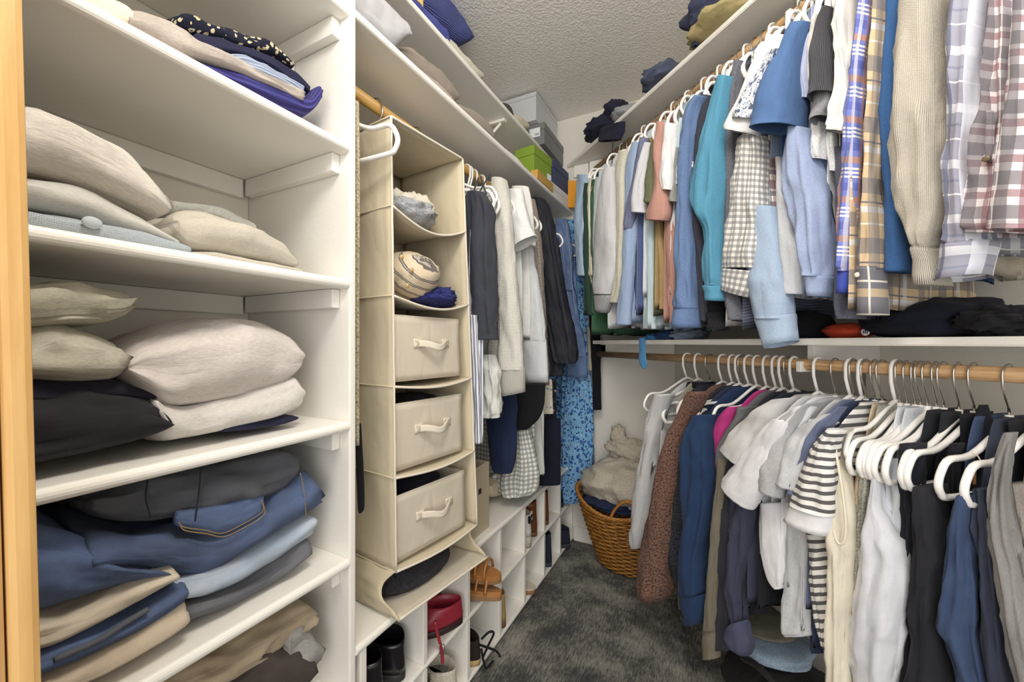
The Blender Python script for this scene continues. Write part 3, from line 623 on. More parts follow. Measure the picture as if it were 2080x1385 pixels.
L('jacket', 'olive beige jacket on a hanger with its white end bare', 'jacket', f('olive beige', 'a29d88'), 1352, 1000, [], hw=(.08, .15, .16, .16))
L('coat', 'light grey fleece coat hanging closest to the laundry basket', 'coat', m_lgfl, 1342, 1060, [([(800,1330,1372),(850,1316,1352),(900,1306,1342),(1000,1291,1332),(1080,1282,1320),(1113,1284,1310)], .2, .045, None, dict(wr=.007, capb=True))])
g = L('puffer_vest', 'black padded vest on a white hanger', 'vest', f('black nylon', '242530', rough=.45, amt=.9, sheen=0), 1372, 1010, [], hw=(.09, .17, .18, .19), th=(.02, .024, .024))
sleeve_px('collar', [(775,1398,1452),(800,1392,1420),(830,1388,1410)], .05, .03, MATS['fabric black nylon'], g, n=12, inner=0)
g = L('fleece_jacket', 'brown teddy fleece jacket with a thick hanging sleeve', 'jacket', m_brfl, 1398, 1060, [([(795,1398,1446),(850,1374,1420),(900,1353,1406),(1000,1332,1388),(1100,1308,1374),(1160,1299,1366),(1206,1303,1362),(1220,1312,1352)], .21, .06, None, dict(wr=.010, capb=True, n=40))], th=(.014, .018, .02))
g = L('fleece_jacket', 'charcoal teddy fleece jacket behind the brown one', 'jacket', m_dkfl, 1412, 1120, [([(840,1396,1436),(900,1376,1424),(1000,1352,1408),(1100,1358,1402),(1190,1372,1398)], .18, .04, None, dict(wr=.009))])
g = L('jacket', 'navy charcoal zip jacket with a taupe cuff beside blue jacket', 'jacket', f('navy charcoal zip', '2d3350'), 1424, 1150, [([(1000,1394,1408),(1100,1386,1402),(1180,1380,1395)], .21, .016)])
band_px('cuff', [(1180,1378,1396),(1186,1378,1396),(1236,1380,1396)], .21, .016, m_taupe, g, wr=.001)
g = L('jacket', 'dark blue zip jacket with a long folded sleeve', 'jacket', m_bluej, 1436, 1185, [([(842,1412,1462),(870,1402,1460),(920,1397,1458),(980,1392,1456),(1060,1389,1446),(1130,1386,1436),(1206,1384,1436)], .215, .045, None, dict(wr=.010, fold=.006)), ([(1000,1440,1462),(1100,1432,1456),(1185,1424,1442)], .17, .015)])
band_px('cuff', [(1206,1384,1440),(1212,1383,1440),(1266,1392,1434)], .215, .04, m_bluej, g, wr=.003)
L('top', 'bright magenta top between blue and grey jackets', 'top', m_mag, 1484, 1000, [([(826,1478,1508),(860,1453,1496),(900,1450,1480),(960,1456,1480)], .2, .025)])
L('hoodie', 'grey hooded jacket with a taupe sleeve and ribbed cuff', 'jacket', f('grey hood', '6c6e70'), 1496, 1180, [([(826,1500,1546),(850,1492,1534),(900,1462,1504),(950,1456,1490)], .2, .035), ([(930,1457,1486),(1050,1448,1478),(1150,1440,1470),(1280,1430,1462)], .21, .025, m_taupe), ([(1280,1428,1463),(1288,1428,1463),(1336,1430,1462)], .21, .026, m_taupe, dict(wr=.001))])
L('sweater', 'charcoal sweater with a long straight sleeve reaching below the knees of others', 'sweater', m_chl, 1512, 1240, [([(880,1496,1526),(950,1474,1508),(1100,1462,1498),(1200,1455,1496),(1318,1452,1494)], .195, .025, None, dict(wr=.008))])
g = L('sweatshirt', 'navy charcoal sweatshirt with a twisted cuff', 'sweatshirt', m_nch, 1530, 1235, [([(950,1502,1546),(1050,1485,1536),(1150,1480,1522),(1220,1484,1520),(1266,1488,1518)], .2, .035, None, dict(wr=.012))])
band_px('cuff', [(1486,1266,1518,1258),(1478,1276,1522,1280),(1474,1290,1530,1310),(1500,1322,1526,1334)], .215, .03, f('slate cuff', '474b66'), g, wr=.004)
L('sweater', 'black sweater with a rounded hem behind the white tees', 'sweater', f('soft black', '1d1e25'), 1548, 1244, [([(1000,1508,1566),(1100,1512,1570),(1200,1506,1566),(1246,1510,1560)], .15, .02)])
TS = dict(inner=.09, wr=.006, p=2.0)
L('t_shirt', 'pale grey tee with the leftmost white short sleeve beside charcoal sweater', 't-shirt', m_pgt, 1556, 1130, [([(1568,812,1622,806),(1522,838,1590,846),(1486,876,1566,900),(1462,908,1536,962)], .23, .032, None, TS)])
L('t_shirt', 'white tee with a low wide short sleeve', 't-shirt', m_wht, 1574, 1188, [([(1570,850,1626,852),(1525,900,1600,912),(1486,950,1574,975),(1465,976,1534,1040)], .24, .032, None, TS), ([(1020,1545,1592),(1100,1546,1598),(1170,1560,1600),(1194,1574,1598)], .19, .02)])
L('t_shirt', 'crisp white tee with a short sleeve over the low white one', 't-shirt', f('crisp white', 'ededf2', amt=.35), 1594, 1190, [([(1612,828,1664,820),(1565,858,1636,864),(1528,896,1606,910),(1500,933,1590,985)], .235, .032, None, TS), ([(1020,1582,1606),(1120,1584,1606),(1192,1594,1604)], .18, .012)])
L('t_shirt', 'mid grey marl tee with a draped short sleeve', 't-shirt', m_ght, 1612, 1200, [([(1632,820,1672,816),(1586,846,1644,850),(1556,880,1622,890),(1543,930,1612,940),(1541,984,1596,1016)], .235, .032, None, TS)])
L('t_shirt', 'silver marl tee with a long pale body', 't-shirt', m_lgt, 1636, 1290, [([(1672,842,1706,838),(1622,868,1674,872),(1596,900,1656,910),(1573,972,1634,1002)], .235, .03, None, TS), ([(1040,1600,1662),(1150,1594,1654),(1250,1590,1650),(1290,1594,1652)], .18, .02, None, dict(wr=.008))])
L('t_shirt', 'slate blue tee with a narrow short sleeve beside the striped tee', 't-shirt', m_slt, 1650, 1240, [([(1700,826,1722,826),(1656,862,1692,870),(1628,910,1666,920),(1600,994,1646,1014)], .23, .026, None, TS)])
L('t_shirt', 'navy tee with hem showing behind the striped tee', 't-shirt', f('navy hem tee', '2f3c5c'), 1668, 1325, [([(1200,1648,1676),(1325,1650,1676)], .17, .012)])
g = L('t_shirt', 'black and white striped tee with white sleeve hem', 't-shirt', m_strp, 1690, 1318, [([(1680,866,1722,880),(1656,900,1706,916),(1630,960,1702,974),(1606,1020,1697,1052)], .24, .032, None, TS), ([(1070,1640,1700),(1150,1648,1700),(1250,1660,1700),(1320,1676,1702)], .19, .03, None, dict(wr=.007))])
band_px('sleeve_hem', [(1606,1018,1698,1050),(1604,1024,1697,1056),(1594,1050,1690,1090)], .24, .034, m_wht, g, wr=.001, inner=.08)
def tank(name, label, mat, bx, hem, rows, o=.165, dep=.03, hwt=.09, cat='top', **kw):
    wr = kw.pop('wr', .008)
    return L(name, label, cat, mat, bx, hem, [(rows, o, dep, None, dict(wr=wr, fold=.004))], o=.15, hw=(.065, hwt, .14, .15), **kw)
g = tank('tank_top', 'long cream sleeveless top with a bound armhole', m_crm, 1712, 1420, [(872,1712,1736),(895,1674,1712),(950,1674,1722),(1050,1682,1736),(1110,1686,1738),(1200,1688,1736),(1300,1682,1732),(1420,1680,1732)], o=.20, dep=.035)
wire('armhole_binding', [pR(x, y, .238) for x, y in [(1700,882),(1680,898),(1682,950),(1690,1020),(1694,1080),(1704,1104),(1715,1098),(1718,1060),(1710,990),(1700,930),(1694,892)]], .0028, m_crm, g, 6, 40)
tank('top', 'narrow beige top with ties between cream and sage tops', m_beige, 1738, 1400, [(930,1744,1764),(1000,1738,1758),(1100,1731,1748),(1250,1726,1744),(1400,1722,1742)], dep=.015)
tank('top', 'sage boucle knit top beside the white linen top', m_sage, 1750, 1400, [(940,1752,1782),(1020,1748,1778),(1100,1740,1768),(1250,1728,1756),(1400,1726,1756)], o=.17, dep=.02)
tank('top', 'pale blue white blouse behind the linen top', m_pbw, 1806, 1400, [(930,1790,1846),(1000,1800,1850),(1100,1812,1848),(1250,1814,1848),(1400,1806,1846)], o=.15, dep=.02)
g = tank('camisole', 'white linen sleeveless top with a curved armhole', m_lin, 1790, 1400, [(960,1772,1792),(1020,1764,1800),(1075,1756,1820),(1120,1748,1838),(1200,1740,1842),(1280,1727,1838),(1310,1722,1836),(1345,1730,1830),(1400,1740,1820)], o=.185, dep=.03, wr=.009)
tank('tank_top', 'dark navy tank with a low round armhole', m_nvt, 1850, 1420, [(900,1830,1884),(960,1834,1880),(1050,1838,1872),(1120,1838,1872),(1250,1838,1866),(1420,1828,1862)], o=.15, dep=.025)
tank('dress', 'black sleeveless dress draped over a white hanger bar', m_bdress, 1880, 1430, [(985,1858,1924),(1050,1862,1932),(1120,1864,1936),(1200,1860,1932),(1300,1850,1930),(1430,1842,1940)], o=.165, dep=.04, hwt=.08, cat='dress', wr=.010)
tank('camisole', 'black strappy camisole with thin shoulder straps', f('ink black', '191b24'), 1918, 1380, [(900,1930,1960),(960,1920,1950),(1100,1926,1950),(1250,1925,1946),(1380,1930,1950)], o=.12, dep=.02, hwt=.06)
g = tank('trousers', 'slate blue trousers folded over a hanger bar', m_spant, 1950, 1430, [(1004,1944,1988),(1060,1934,1986),(1130,1925,1984),(1200,1918,1990),(1268,1908,1988),(1300,1930,1990),(1350,1944,1996),(1430,1956,2010)], o=.18, dep=.03, hwt=.10, cat='trousers', wr=.010)
tank('trousers', 'dark slate trousers hanging beside the slate blue pair', m_spd, 1990, 1430, [(990,1978,2014),(1060,1986,2022),(1150,1990,2034),(1250,2000,2050),(1430,2020,2080)], o=.165, dep=.03, hwt=.10, cat='trousers', wr=.010)
g = tank('overalls', 'black overalls with broad shoulder straps and a leather tag', f('overall black', '1c1e26', amt=.35), 2018, 1430, [(990,2012,2044),(1100,2026,2056),(1250,2044,2076),(1430,2070,2110)], o=.12, dep=.025, hwt=.05, cat='overalls')
for q, (pts) in enumerate(([(1998,822),(1986,860),(1976,930),(1964,1000)], [(1998,822),(2012,870),(2024,950),(2032,1030)], [(1990,830),(1998,880),(1992,960),(1986,1020)])):
    sleeve_px('strap', [(y, x-9, x+9) for x, y in pts], (.02, .10), .004, MATS['fabric overall black'], g, n=16, wr=.001, inner=0, p=3, keep=False)
wire('tag_string', [pR(x, y, .13) for x, y in [(1975,920),(1985,925),(1992,938),(1984,948),(1976,940),(1978,956)]], .0011, plastic('string', 'd8cdb8', .7), g, 5, 20)
band_px('leather_tag', [(952,1975,1983),(985,1976,1983)], .13, .002, plastic('brown leather', '7a5738', .6), g, wr=0, inner=0, keep=False)
tank('tank_top', 'grey taupe tank top hanging nearest to the doorway', m_gtank, 2066, 1430, [(878,2040,2068),(930,2026,2058),(1000,2015,2052),(1080,2016,2066),(1150,2028,2090),(1250,2048,2112),(1430,2080,2150)], o=.17, dep=.04, hwt=.08)
tank('cardigan', 'taupe cardigan rolled around a hanger bar by the doorway', f('warm taupe', '827a72', 'heather'), 2100, 1300, [(980,2046,2100),(1040,2060,2110),(1120,2074,2120),(1300,2090,2140)], o=.09, dep=.03, hwt=.08, cat='cardigan')
# hangers of the lower rod, hook columns read along the rod
HLO = 'hangers on the lower right rod'
used = set()
def near_label(s, metal):
    k = sorted((abs(a-s), l) for a, l in RODS[ZL] if l not in used)
    if k and k[0][0] < .12: used.add(k[0][1]); return hlabel(k[0][1], metal)
    return 'spare white hanger squeezed between the tops on the lower rod'
for x, mt in sorted([(x, False) for x in (1396, 1418, 1468, 1488, 1503, 1522, 1538, 1558, 1577, 1590, 1613, 1662, 1728, 1751, 1819)]+[(x, True) for x in (1442, 1508, 1602, 1697, 1734, 1759, 1777, 1792, 1828, 1842, 1859, 1870, 1884, 1902, 1917, 1948, 1979, 2050, 2110)]):
    s_ = sR(x, 0); hanger(rodp(s_, 0, ZL), NR, mt, near_label(s_, mt), HLO, yaw=random.uniform(-7, 7))
# ================================================================== left rod
def sleeve_py(name, rows, Y, dep, mat, parent, n=46, **kw):
    """cloth tube lying in the plane across the left rod at distance Y"""
    R = crom(rows4(rows), n); LR = []; AY = Vector((0, -1, 0))
    for i, r in enumerate(R):
        f_ = i/(n-1); dd = dep if not isinstance(dep, (tuple, list)) else dep[0]+(dep[1]-dep[0])*f_
        LR.append((pY(r[0], r[1], Y), pY(r[2], r[3], Y), dd, AY))
    return tubes(name, LR, AY, mat, parent, **kw)
def yL(x, X=-.70): return pX(x, 600, X).y
GLL = 'hangers on the left rod'
def G(name, label, cat, mat, xe, hem, sleeves, hw=.20, X=-.70, hang=1, body=True, zt=None, **kw):
    Y = yL(xe, X); P = Vector((XRL, Y, 0)); zb = pX(xe, hem, X).z
    t = thing(name, label, cat, (XRL, Y, zb))
    if body: body_at('body', P, Vector((0, 1, 0)), Vector((1, 0, 0)), zt or ZRL-.085, zb, mat, t, (.07, hw-.02, hw, hw), th=(.007, .01, .012), fold=.006, **kw)
    for sl in sleeves:
        sleeve_py('sleeve' if len(sl) < 5 else sl[4], sl[0], Y-.004-(sl[1] if not isinstance(sl[1], tuple) else sl[1][1]), sl[1], sl[2] if len(sl) > 2 and sl[2] else mat, t, **(sl[3] if len(sl) > 3 else {}))
    if hang: hanger(P+UP*ZRL, Vector((1, 0, 0)), hang == 2, hlabel(label, hang == 2), GLL, yaw=random.uniform(-6, 6))
    return t, Y
m_sh = f('charcoal skirt', '3a3d47', amt=.6); m_cs = f('cream sweater', 'dad7cc', 'knit', amt=.4, contrast=.05); m_wt = f('white cotton', 'dedfdd', amt=.5)
m_lgl = f('pale grey long sleeve', 'c6c9cb', 'heather', 'd6d8da', amt=.5); m_tf = f('taupe fleece', 'a2948a', 'fleece', '6b6058'); m_bb = f('black satin blouse', '2b2c35', rough=.5, amt=.6, sheen=0)
m_dj = f('denim jacket', '3d5d97', 'denim', '6b8cc0'); m_fd = floral('blue floral dress', '7fb2da', [('3a6cae', .8, .34), ('27437e', 1.1, .30), ('d5d2d8', 1.7, .20), ('23396e', 2.0, .2)], 40)
m_gs = plaid('sage gingham', 'e4e3da', [(.5, .5, '6d726a', .6)], [(.5, .5, '6d726a', .6)], (.02, .02)); m_nv = f('navy cotton', '1f2a4a', amt=.6); m_ivf = floral('ivory floral', 'dcd6c4', [('8f9ab8', .8, .3), ('b9b7a8', 1.6, .25)], 50)
m_fdst = plastic('pale thread', 'b9bcc4', .8)
m_wp = f('white chino', 'd2d2cb', amt=.5)
# lower-hanging things first (their hems show under the row)
G('trousers', 'black trousers hanging in the corner beyond the floral dress', 'trousers', m_blk, 1212, 830, [([(640,1196,1218),(700,1200,1219),(780,1203,1221),(832,1205,1222)], .012)], X=-.60, body=False, hang=0)
G('trousers', 'beige linen trousers in the corner behind denim', 'trousers', f('beige linen', 'b9ab95'), 1203, 750, [([(640,1192,1200),(700,1194,1202),(752,1196,1204)], .01)], X=-.63, body=False, hang=0)
t, Y = G('dress', 'long light blue dress with navy floral print and a gathered skirt', 'dress', m_fd, 1196, 1000, [([(448,1140,1184),(470,1146,1192),(520,1154,1198),(580,1162,1204),(630,1172,1208),(648,1178,1207)], .03, None, dict(wr=.012)), ([(640,1150,1190),(740,1148,1196),(800,1144,1203),(880,1139,1205),(950,1135,1204),(1004,1130,1196),(1018,1132,1180)], .05, None, dict(wr=.014, fold=.012, nfold=5), 'skirt')], X=-.66, zt=ZRL-.12)
sleeve_py('cuff', [(1174,650,1211,655),(1176,654,1211,659),(1178,672,1206,668)], Y-.034, .026, m_fd, t, n=6, wr=.002)
t, Y = G('denim_jacket', 'blue denim jacket with buttoned flap pockets', 'jacket', m_dj, 1180, 700, [([(446,1128,1152),(500,1131,1162),(560,1136,1164),(620,1144,1172),(680,1149,1184),(725,1150,1191)], .028, None, dict(wr=.012))], X=-.68, hang=1)
sleeve_py('cuff', [(724,1148,1192),(729,1147,1193),(766,1152,1193)], Y-.034, .026, m_dj, t, n=7, wr=.002)
for pts in ([(1140,470),(1146,540),(1154,600),(1166,660),(1176,722)], [(1150,452),(1158,520),(1162,580),(1170,640)]): wire('seam', [pY(x, y, Y-.066) for x, y in pts], .0014, m_fdst, t, 5, 20)
sleeve_py('pocket_flap', [(560,1140,1158),(590,1146,1164)], Y-.066, .004, m_dj, t, n=6, wr=.001, inner=0)
G('blouse', 'black satin blouse with gathered shoulder and balloon sleeve', 'blouse', m_bb, 1150, 760, [([(405,1080,1106),(430,1083,1118),(500,1090,1132),(580,1100,1146),(650,1108,1160),(700,1118,1170),(728,1126,1172),(738,1136,1168)], .035, None, dict(wr=.012, fold=.010, nfold=4)), ([(560,1096,1128),(660,1100,1140),(764,1102,1142)], .02, None, dict(fold=.006), 'front_panel')], X=-.68)
G('skirt', 'navy skirt hanging behind the gingham shirt', 'skirt', m_nv, 1132, 985, [([(850,1094,1138),(920,1094,1139),(984,1096,1138)], .02, f('dark navy', '171c2e'), {}, 'panel')], X=-.70, zt=1.3, hang=0, body=False)
G('blouse', 'black blouse printed with pink flowers behind the black satin one', 'blouse', floral('black pink', '191a20', [('b98a80', .8, .26), ('7d8a90', 1.5, .18)], 45), 1126, 850, [([(770,1096,1130),(850,1096,1130)], .012, None, {}, 'panel')], X=-.71, zt=1.7, hang=0, body=False)
G('fleece_jacket', 'taupe fleece jacket behind the pale grey long-sleeved tee', 'jacket', m_tf, 1102, 770, [([(405,1060,1086),(450,1068,1094),(520,1082,1101),(620,1086,1106),(700,1092,1111),(782,1078,1116)], .025, None, dict(wr=.006))], X=-.69)
G('blouse', 'ivory blouse printed with pale blue flowers', 'blouse', m_ivf, 1118, 845, [([(770,1060,1120),(800,1060,1122),(840,1068,1124)], .012, None, {}, 'panel')], X=-.72, zt=1.7, hang=0, body=False)
t, Y = G('sweater', 'pale grey long-sleeved tee with a deep cuff', 'top', m_lgl, 1092, 760, [([(420,1040,1070),(490,1046,1080),(560,1052,1090),(650,1058,1104),(692,1060,1108)], .025, None, dict(wr=.008))], X=-.69)
sleeve_py('cuff', [(692,1060,1110),(697,1060,1110),(776,1064,1114)], Y-.03, .024, m_lgl, t, n=8, wr=.004)
G('trousers', 'white chino trousers hanging low behind the gingham shirt', 'trousers', m_wp, 1098, 960, [([(820,1050,1096),(880,1058,1100),(962,1076,1106)], .015, None, {}, 'leg')], X=-.72, zt=1.2, hang=0)
G('t_shirt', 'white cotton tee with a wide sleeve and black tee behind it', 't-shirt', m_wt, 1070, 700, [([(386,1034,1062),(420,1034,1068),(460,1038,1080),(1038,512,1090,480)], (.02, .045), None, dict(inner=.08, wr=.006))], X=-.68)
G('shirt', 'white shirt with a smooth shoulder beside taupe fleece', 'shirt', f('smooth white', 'e2e1dc'), 1078, 690, [([(380,1040,1074),(420,1050,1082),(500,1056,1088)], .02)], X=-.70)
G('shirt', 'sage and white gingham shirt pooling on the shoe cubby', 'shirt', m_gs, 1078, 985, [([(830,1036,1066),(880,1030,1076),(930,1022,1088),(970,1002,1094),(996,1010,1088),(1006,1030,1070)], .03, None, dict(wr=.012, fold=.012, capb=True), 'front_panel')], X=-.72, zt=1.25, hang=0)
G('trousers', 'dark navy trousers hanging low beside the gingham shirt', 'trousers', m_nv, 1048, 955, [([(800,985,1050),(860,990,1050),(930,996,1048),(960,1004,1040)], .02, None, {}, 'leg')], X=-.73, zt=1.2, hang=0, body=False)
G('top', 'black top with a scooped hem under the cream sweater', 'top', f('jet black', '14151a'), 1068, 850, [([(780,1004,1108),(820,1004,1106),(850,1012,1094),(872,1030,1072)], .015, None, dict(capb=True), 'hem')], X=-.71, zt=1.5, hang=0, body=False)
t, Y = G('sweater', 'cream knit sweater with a long sleeve and ribbed cuff', 'sweater', m_cs, 1044, 740, [([(365,1002,1028),(420,1003,1036),(520,1006,1045),(620,1012,1054),(700,1016,1060),(752,1008,1064)], .032, None, dict(wr=.008)), ([(380,986,1010),(500,988,1012),(600,995,1020),(740,990,1030)], .015, None, {}, 'front_panel')], X=-.68, hang=1)
sleeve_py('cuff', [(1008,750,1065,746),(1008,756,1066,752),(1016,806,1066,796)], Y-.036, .03, f('cream rib', 'dad7cc', 'rib', sc=1.6), t, n=8, wr=.002)
G('blouse', 'sheer white blouse with a ruffled edge under the cream sweater', 'blouse', f('sheer white', 'cfcfc8', amt=.9), 1006, 840, [([(720,968,1004),(760,975,1006),(800,968,1012),(848,970,1012)], .022, None, dict(wr=.016, fold=.012, nfold=6), 'ruffle')], X=-.71, zt=1.6, hang=0, body=False)
t, Y = G('skirt', 'charcoal pleated skirt hung by two thin straps', 'skirt', m_sh, 1002, 690, [([(392,954,984),(430,951,998),(520,950,1002),(620,951,1007),(690,954,1012)], .03, None, dict(wr=.010, fold=.010, nfold=4), 'panel')], X=-.69, body=False, hang=2)
for xs in ((948, 430, 972, 360), (988, 395, 976, 358), (968, 400, 996, 352)): wire('strap', [pY(xs[0], xs[1], Y-.02), pY(xs[2], xs[3], Y-.01)], .003, m_sh, t, 6, 8)
G('shirt', 'navy and white striped shirt glimpsed behind the canvas organizer', 'shirt', plaid('thin navy stripe', 'e2e4ea', [], [(.5, .5, '33406a', .85)], (.011, .03)), 972, 900, [([(640,950,968),(760,955,974),(900,960,978)], .012)], X=-.72, hang=0, zt=1.7)
hanger(Vector((XRL, .728, ZRL)), Vector((1, 0, 0)), True, 'empty white hanger between the bookcase and the organizer', GLL, yaw=3)
for yy in (1.22, 1.26, 1.36, 1.40, 1.47, 1.55, 1.62):
    hanger(Vector((XRL, yy, ZRL)), Vector((1, 0, 0)), random.random() < .3, 'white hanger hooked over the left rod behind the organizer', GLL, yaw=random.uniform(-8, 8))
# woven belt and black strap hung beside the bookcase
M_braid = f('braided belt', 'cfc3a4', 'fleece', '8a7d5c', sc=.8)
o = sleeve_py('woven_belt', [(205,719,728),(400,720,730),(650,720,729),(905,722,729)], .70, .004, M_braid, None, n=40, wr=.001, inner=0)
tag(o, 'braided beige belt hanging beside the canvas organizer', 'belt')
o = sleeve_py('strap', [(860,722,733),(950,724,738),(1025,726,740),(1042,730,734)], .705, .003, m_blk, None, n=20, wr=.001, inner=0)
tag(o, 'black strap hanging below the braided belt', 'strap')
# ================================================================== folded clothes on the shelves
TOPS = [.3672, .6922, 1.0142, 1.3492, 1.6692]; TOPS2 = [2.0, ZUS+.0195]
def fold_px(name, label, cat, rows, X, dep, mat, parent=None, n=34, wr=.008, p=2.9, seg=34, group=None, creases=0, lay=0):
    """folded cloth lying along the left wall. rows: (x, ytop, ybottom) seen on the plane X; dep: half depth into the shelf; lay: number of visible folded layers"""
    R = crom([tuple(r) for r in rows], n); LR = []; AX = Vector((1, 0, 0)); zs = []
    for i, r in enumerate(R):
        a = pX(r[0], r[1], X); b = pX(r[0], r[2], X); e = min(i, n-1-i)/(n*.10); e = math.sqrt(max(0, 1-(1-min(e, 1))**2))
        d_ = dep*(.90+.10*e); c = (a+b)/2; h = (a-b)/2*(.86+.14*e); off = Vector((-d_, 0, 0)); zs.append(c.z)
        LR.append((c+h+off, c-h+off, d_, AX))
    zmid = sum(zs)/len(zs); tops = TOPS if rows[-1][0] < 705 else TOPS2
    fl = max([t for t in tops if t < zmid]+[0])+.0008; ce = min([t-.024 for t in tops if t > zmid]+[9])-.001
    if rows[-1][0] > 705 and zmid < 2.28: ce = ZUS-.002
    sd = seed(); S = sect(seg, p); rings = []
    for i, (A, B, d_, ax) in enumerate(LR):
        C = (A+B)/2; h = (A-B)/2; f_ = i/(n-1); ring = []; H2 = h.length
        for k, (c, s) in enumerate(S):
            y = C.y
            g = wr*(.8*nz(y*7+sd, c*1.6, s*1.6+sd)+.8*(ridge(y*6+sd, c*1.7+y*3, s*1.5)-.5)+.35*(ridge(y*15+sd, c*3, s*3)-.5)+.25*nz(y*30, c*5+sd, s*5))
            if creases: g -= creases*wr*.5*max(0, ridge(y*10+c*1.5+sd, c*3.5, s*2)-.35)
            if lay and s > .15: g -= .010*max(0, math.cos((c*.5+.5)*lay*2*math.pi+.6*nz(y*8+sd, 0, 0)))**6*min(1, s*2)
            P_ = C+h*c+ax*(s*d_+g*(1.2 if s > 0 else .2))+UP*(g*(.9 if c > .3 else .15))
            P_.z = min(max(P_.z, fl+.0003*c), ce)
            P_.x = max(P_.x, XW+.012)
            if rows[-1][0] < 705: P_.y = min(P_.y, PB-.002)
            ring.append(P_)
        rings.append(ring)
    o = loft(name, rings, mat, parent, True, True)
    if parent is None: tag(o, label, cat, group)
    return o
def strand(name, pts, X, r, mat, parent, n=20, seg=6): return wire(name, [pX(x, y, X) for x, y in pts], r, mat, parent, seg, n)
f = fabric
m_oatf = f('oat fleece', 'c9c1b6', 'heather', 'dcd5ca', amt=.5, sc=.6); m_oatg = f('grey oat', 'bfbcb4', 'heather', 'cfccc4', amt=.5); m_bluek = f('ice knit', 'bcc6cd', 'knit', sc=2.0, amt=.3)
m_sand = f('sand sweat', 'bcb4a4', 'heather', 'cbc4b5', amt=.5); m_stone = f('stone sweat', 'b1ab98', 'heather', 'c3bdab', amt=.6); m_pinkh = f('pink grey heather', 'c9bfb8', 'heather', 'd9d1cb', amt=.4, sc=.6)
m_blkf = f('black twill', '27262a', amt=.5, contrast=.2); m_plum = f('dark plum', '211e2c'); m_jn = f('mid jeans', '27406f', 'denim', '46639a', amt=.7); m_jn2 = f('dark jeans', '1c2f56', 'denim', '335084', amt=.7)
m_jl = f('light jeans', '9fb0c4', 'denim', 'c2ccd8', amt=.5); m_blj = f('black jeans', '2c2a2b', 'denim', '413f40', amt=.6); m_cr = f('cream chino', 'cdbfa8', amt=.4); m_gj = f('grey jeans', '4b494a', 'denim', '646262', amt=.6)
m_kh = f('khaki chino', 'b6a488', amt=.5); m_ump = f('umber', '4a423e', amt=.7); m_gk = f('grey sweat', '8f8d88', 'heather', 'a3a19c', amt=.7); m_stitch = plastic('ochre thread', '8d7656', .8)
m_purp = f('purple rib', '3d3a86', 'rib', sc=.35, amt=.3); m_tg = f('taupe jersey', 'aba096', 'heather', 'bbb1a7', amt=.5); m_lbr = f('light blue rib', '9fadc9', 'rib', sc=.8)
m_df = floral('dark floral', '15182b', [('cdbf9c', 1.0, .34), ('1b1f36', 1.9, .18)], 75); m_nvk = f('navy jersey', '20223f')
XS = -.80
# --- shelf with the purple top
fold_px('sweater', 'folded cream sweater at the door end of the high shelf', 'sweater', [(120,-60,30),(190,-30,38),(250,-5,58),(272,20,60)], XS, .13, m_cream)
fold_px('tank_top', 'folded purple ribbed top on the high shelf', 'top', [(340,100,118),(420,112,150),(500,140,188),(580,176,222),(630,196,235),(656,165,210)], XS-.01, .13, m_purp, n=36)
fold_px('cardigan', 'folded light blue ribbed top on the purple one', 'top', [(470,100,150),(520,108,170),(580,140,190),(620,168,206)], XS-.03, .10, m_lbr)
o = fold_px('cardigan', 'folded taupe jersey cardigan at the shelf edge', 'cardigan', [(262,15,60),(310,20,85),(370,40,116),(410,78,118),(470,104,134),(540,140,166),(620,186,206)], XS, .06, m_tg, n=40, creases=1)
fold_px('t_shirt', 'folded navy jersey tee under the dark floral blouse', 't-shirt', [(400,55,110),(470,70,118),(540,100,140),(600,140,178),(630,172,196)], XS-.05, .12, m_nvk)
fold_px('blouse', 'folded dark blouse printed with small cream flowers', 'blouse', [(352,25,60),(380,12,70),(440,28,86),(500,55,104),(560,82,120),(598,120,142)], XS-.06, .11, m_df, n=36, creases=1)
o = fold_px('paper_box', 'small white card box behind the floral blouse', 'box', [(588,118,150),(600,120,150),(612,122,152)], XS-.16, .03, M_shelf, wr=0, p=6, n=8)
# --- shelf with oat fleece
o = fold_px('sweater', 'folded ice blue knit cardigan with a covered button', 'cardigan', [(40,412,472),(90,420,482),(180,436,500),(300,464,516),(360,482,522),(388,496,522)], XS+.005, .15, m_bluek, n=36, wr=.005)
bm = bmesh.new(); bmesh.ops.create_uvsphere(bm, u_segments=20, v_segments=10, radius=1); bmesh.ops.transform(bm, matrix=Matrix.Translation(pX(187, 452, XS+.010)) @ Matrix.Diagonal((.006, .011, .0085, 1)), verts=bm.verts)
obj('button', bm, m_bluek, o, True)
fold_px('sweatshirt', 'folded grey oat sweatshirt between fleece and blue knit', 'sweatshirt', [(30,345,420),(90,352,430),(180,372,450),(260,402,478),(330,448,496),(366,478,506)], XS, .15, m_oatg, n=36)
fold_px('fleece_blanket', 'thick oat heather fleece folded on the top of the left pile', 'sweatshirt', [(30,185,345),(90,200,352),(160,228,372),(240,276,404),(300,322,426),(334,372,438),(348,412,436)], XS+.01, .16, m_oatf, n=40, wr=.012)
fold_px('sweatshirt', 'grey zip top lying behind the right pile', 'sweatshirt', [(350,398,440),(400,405,440),(450,412,450),(500,440,470),(520,448,480)], XS-.13, .07, f('grey zip', 'a4a49d', 'heather'))
fold_px('sweatshirt', 'flat sand sweatshirt at the bottom of the right pile', 'sweatshirt', [(385,508,526),(450,508,536),(530,524,548),(618,546,560)], XS, .13, m_sand, wr=.004)
fold_px('sweatshirt', 'folded sand sweatshirt with a rolled edge on the right pile', 'sweatshirt', [(366,424,486),(392,418,514),(450,424,520),(520,446,532),(580,476,545),(609,512,548)], XS, .14, m_sand, n=36, creases=1, lay=1)
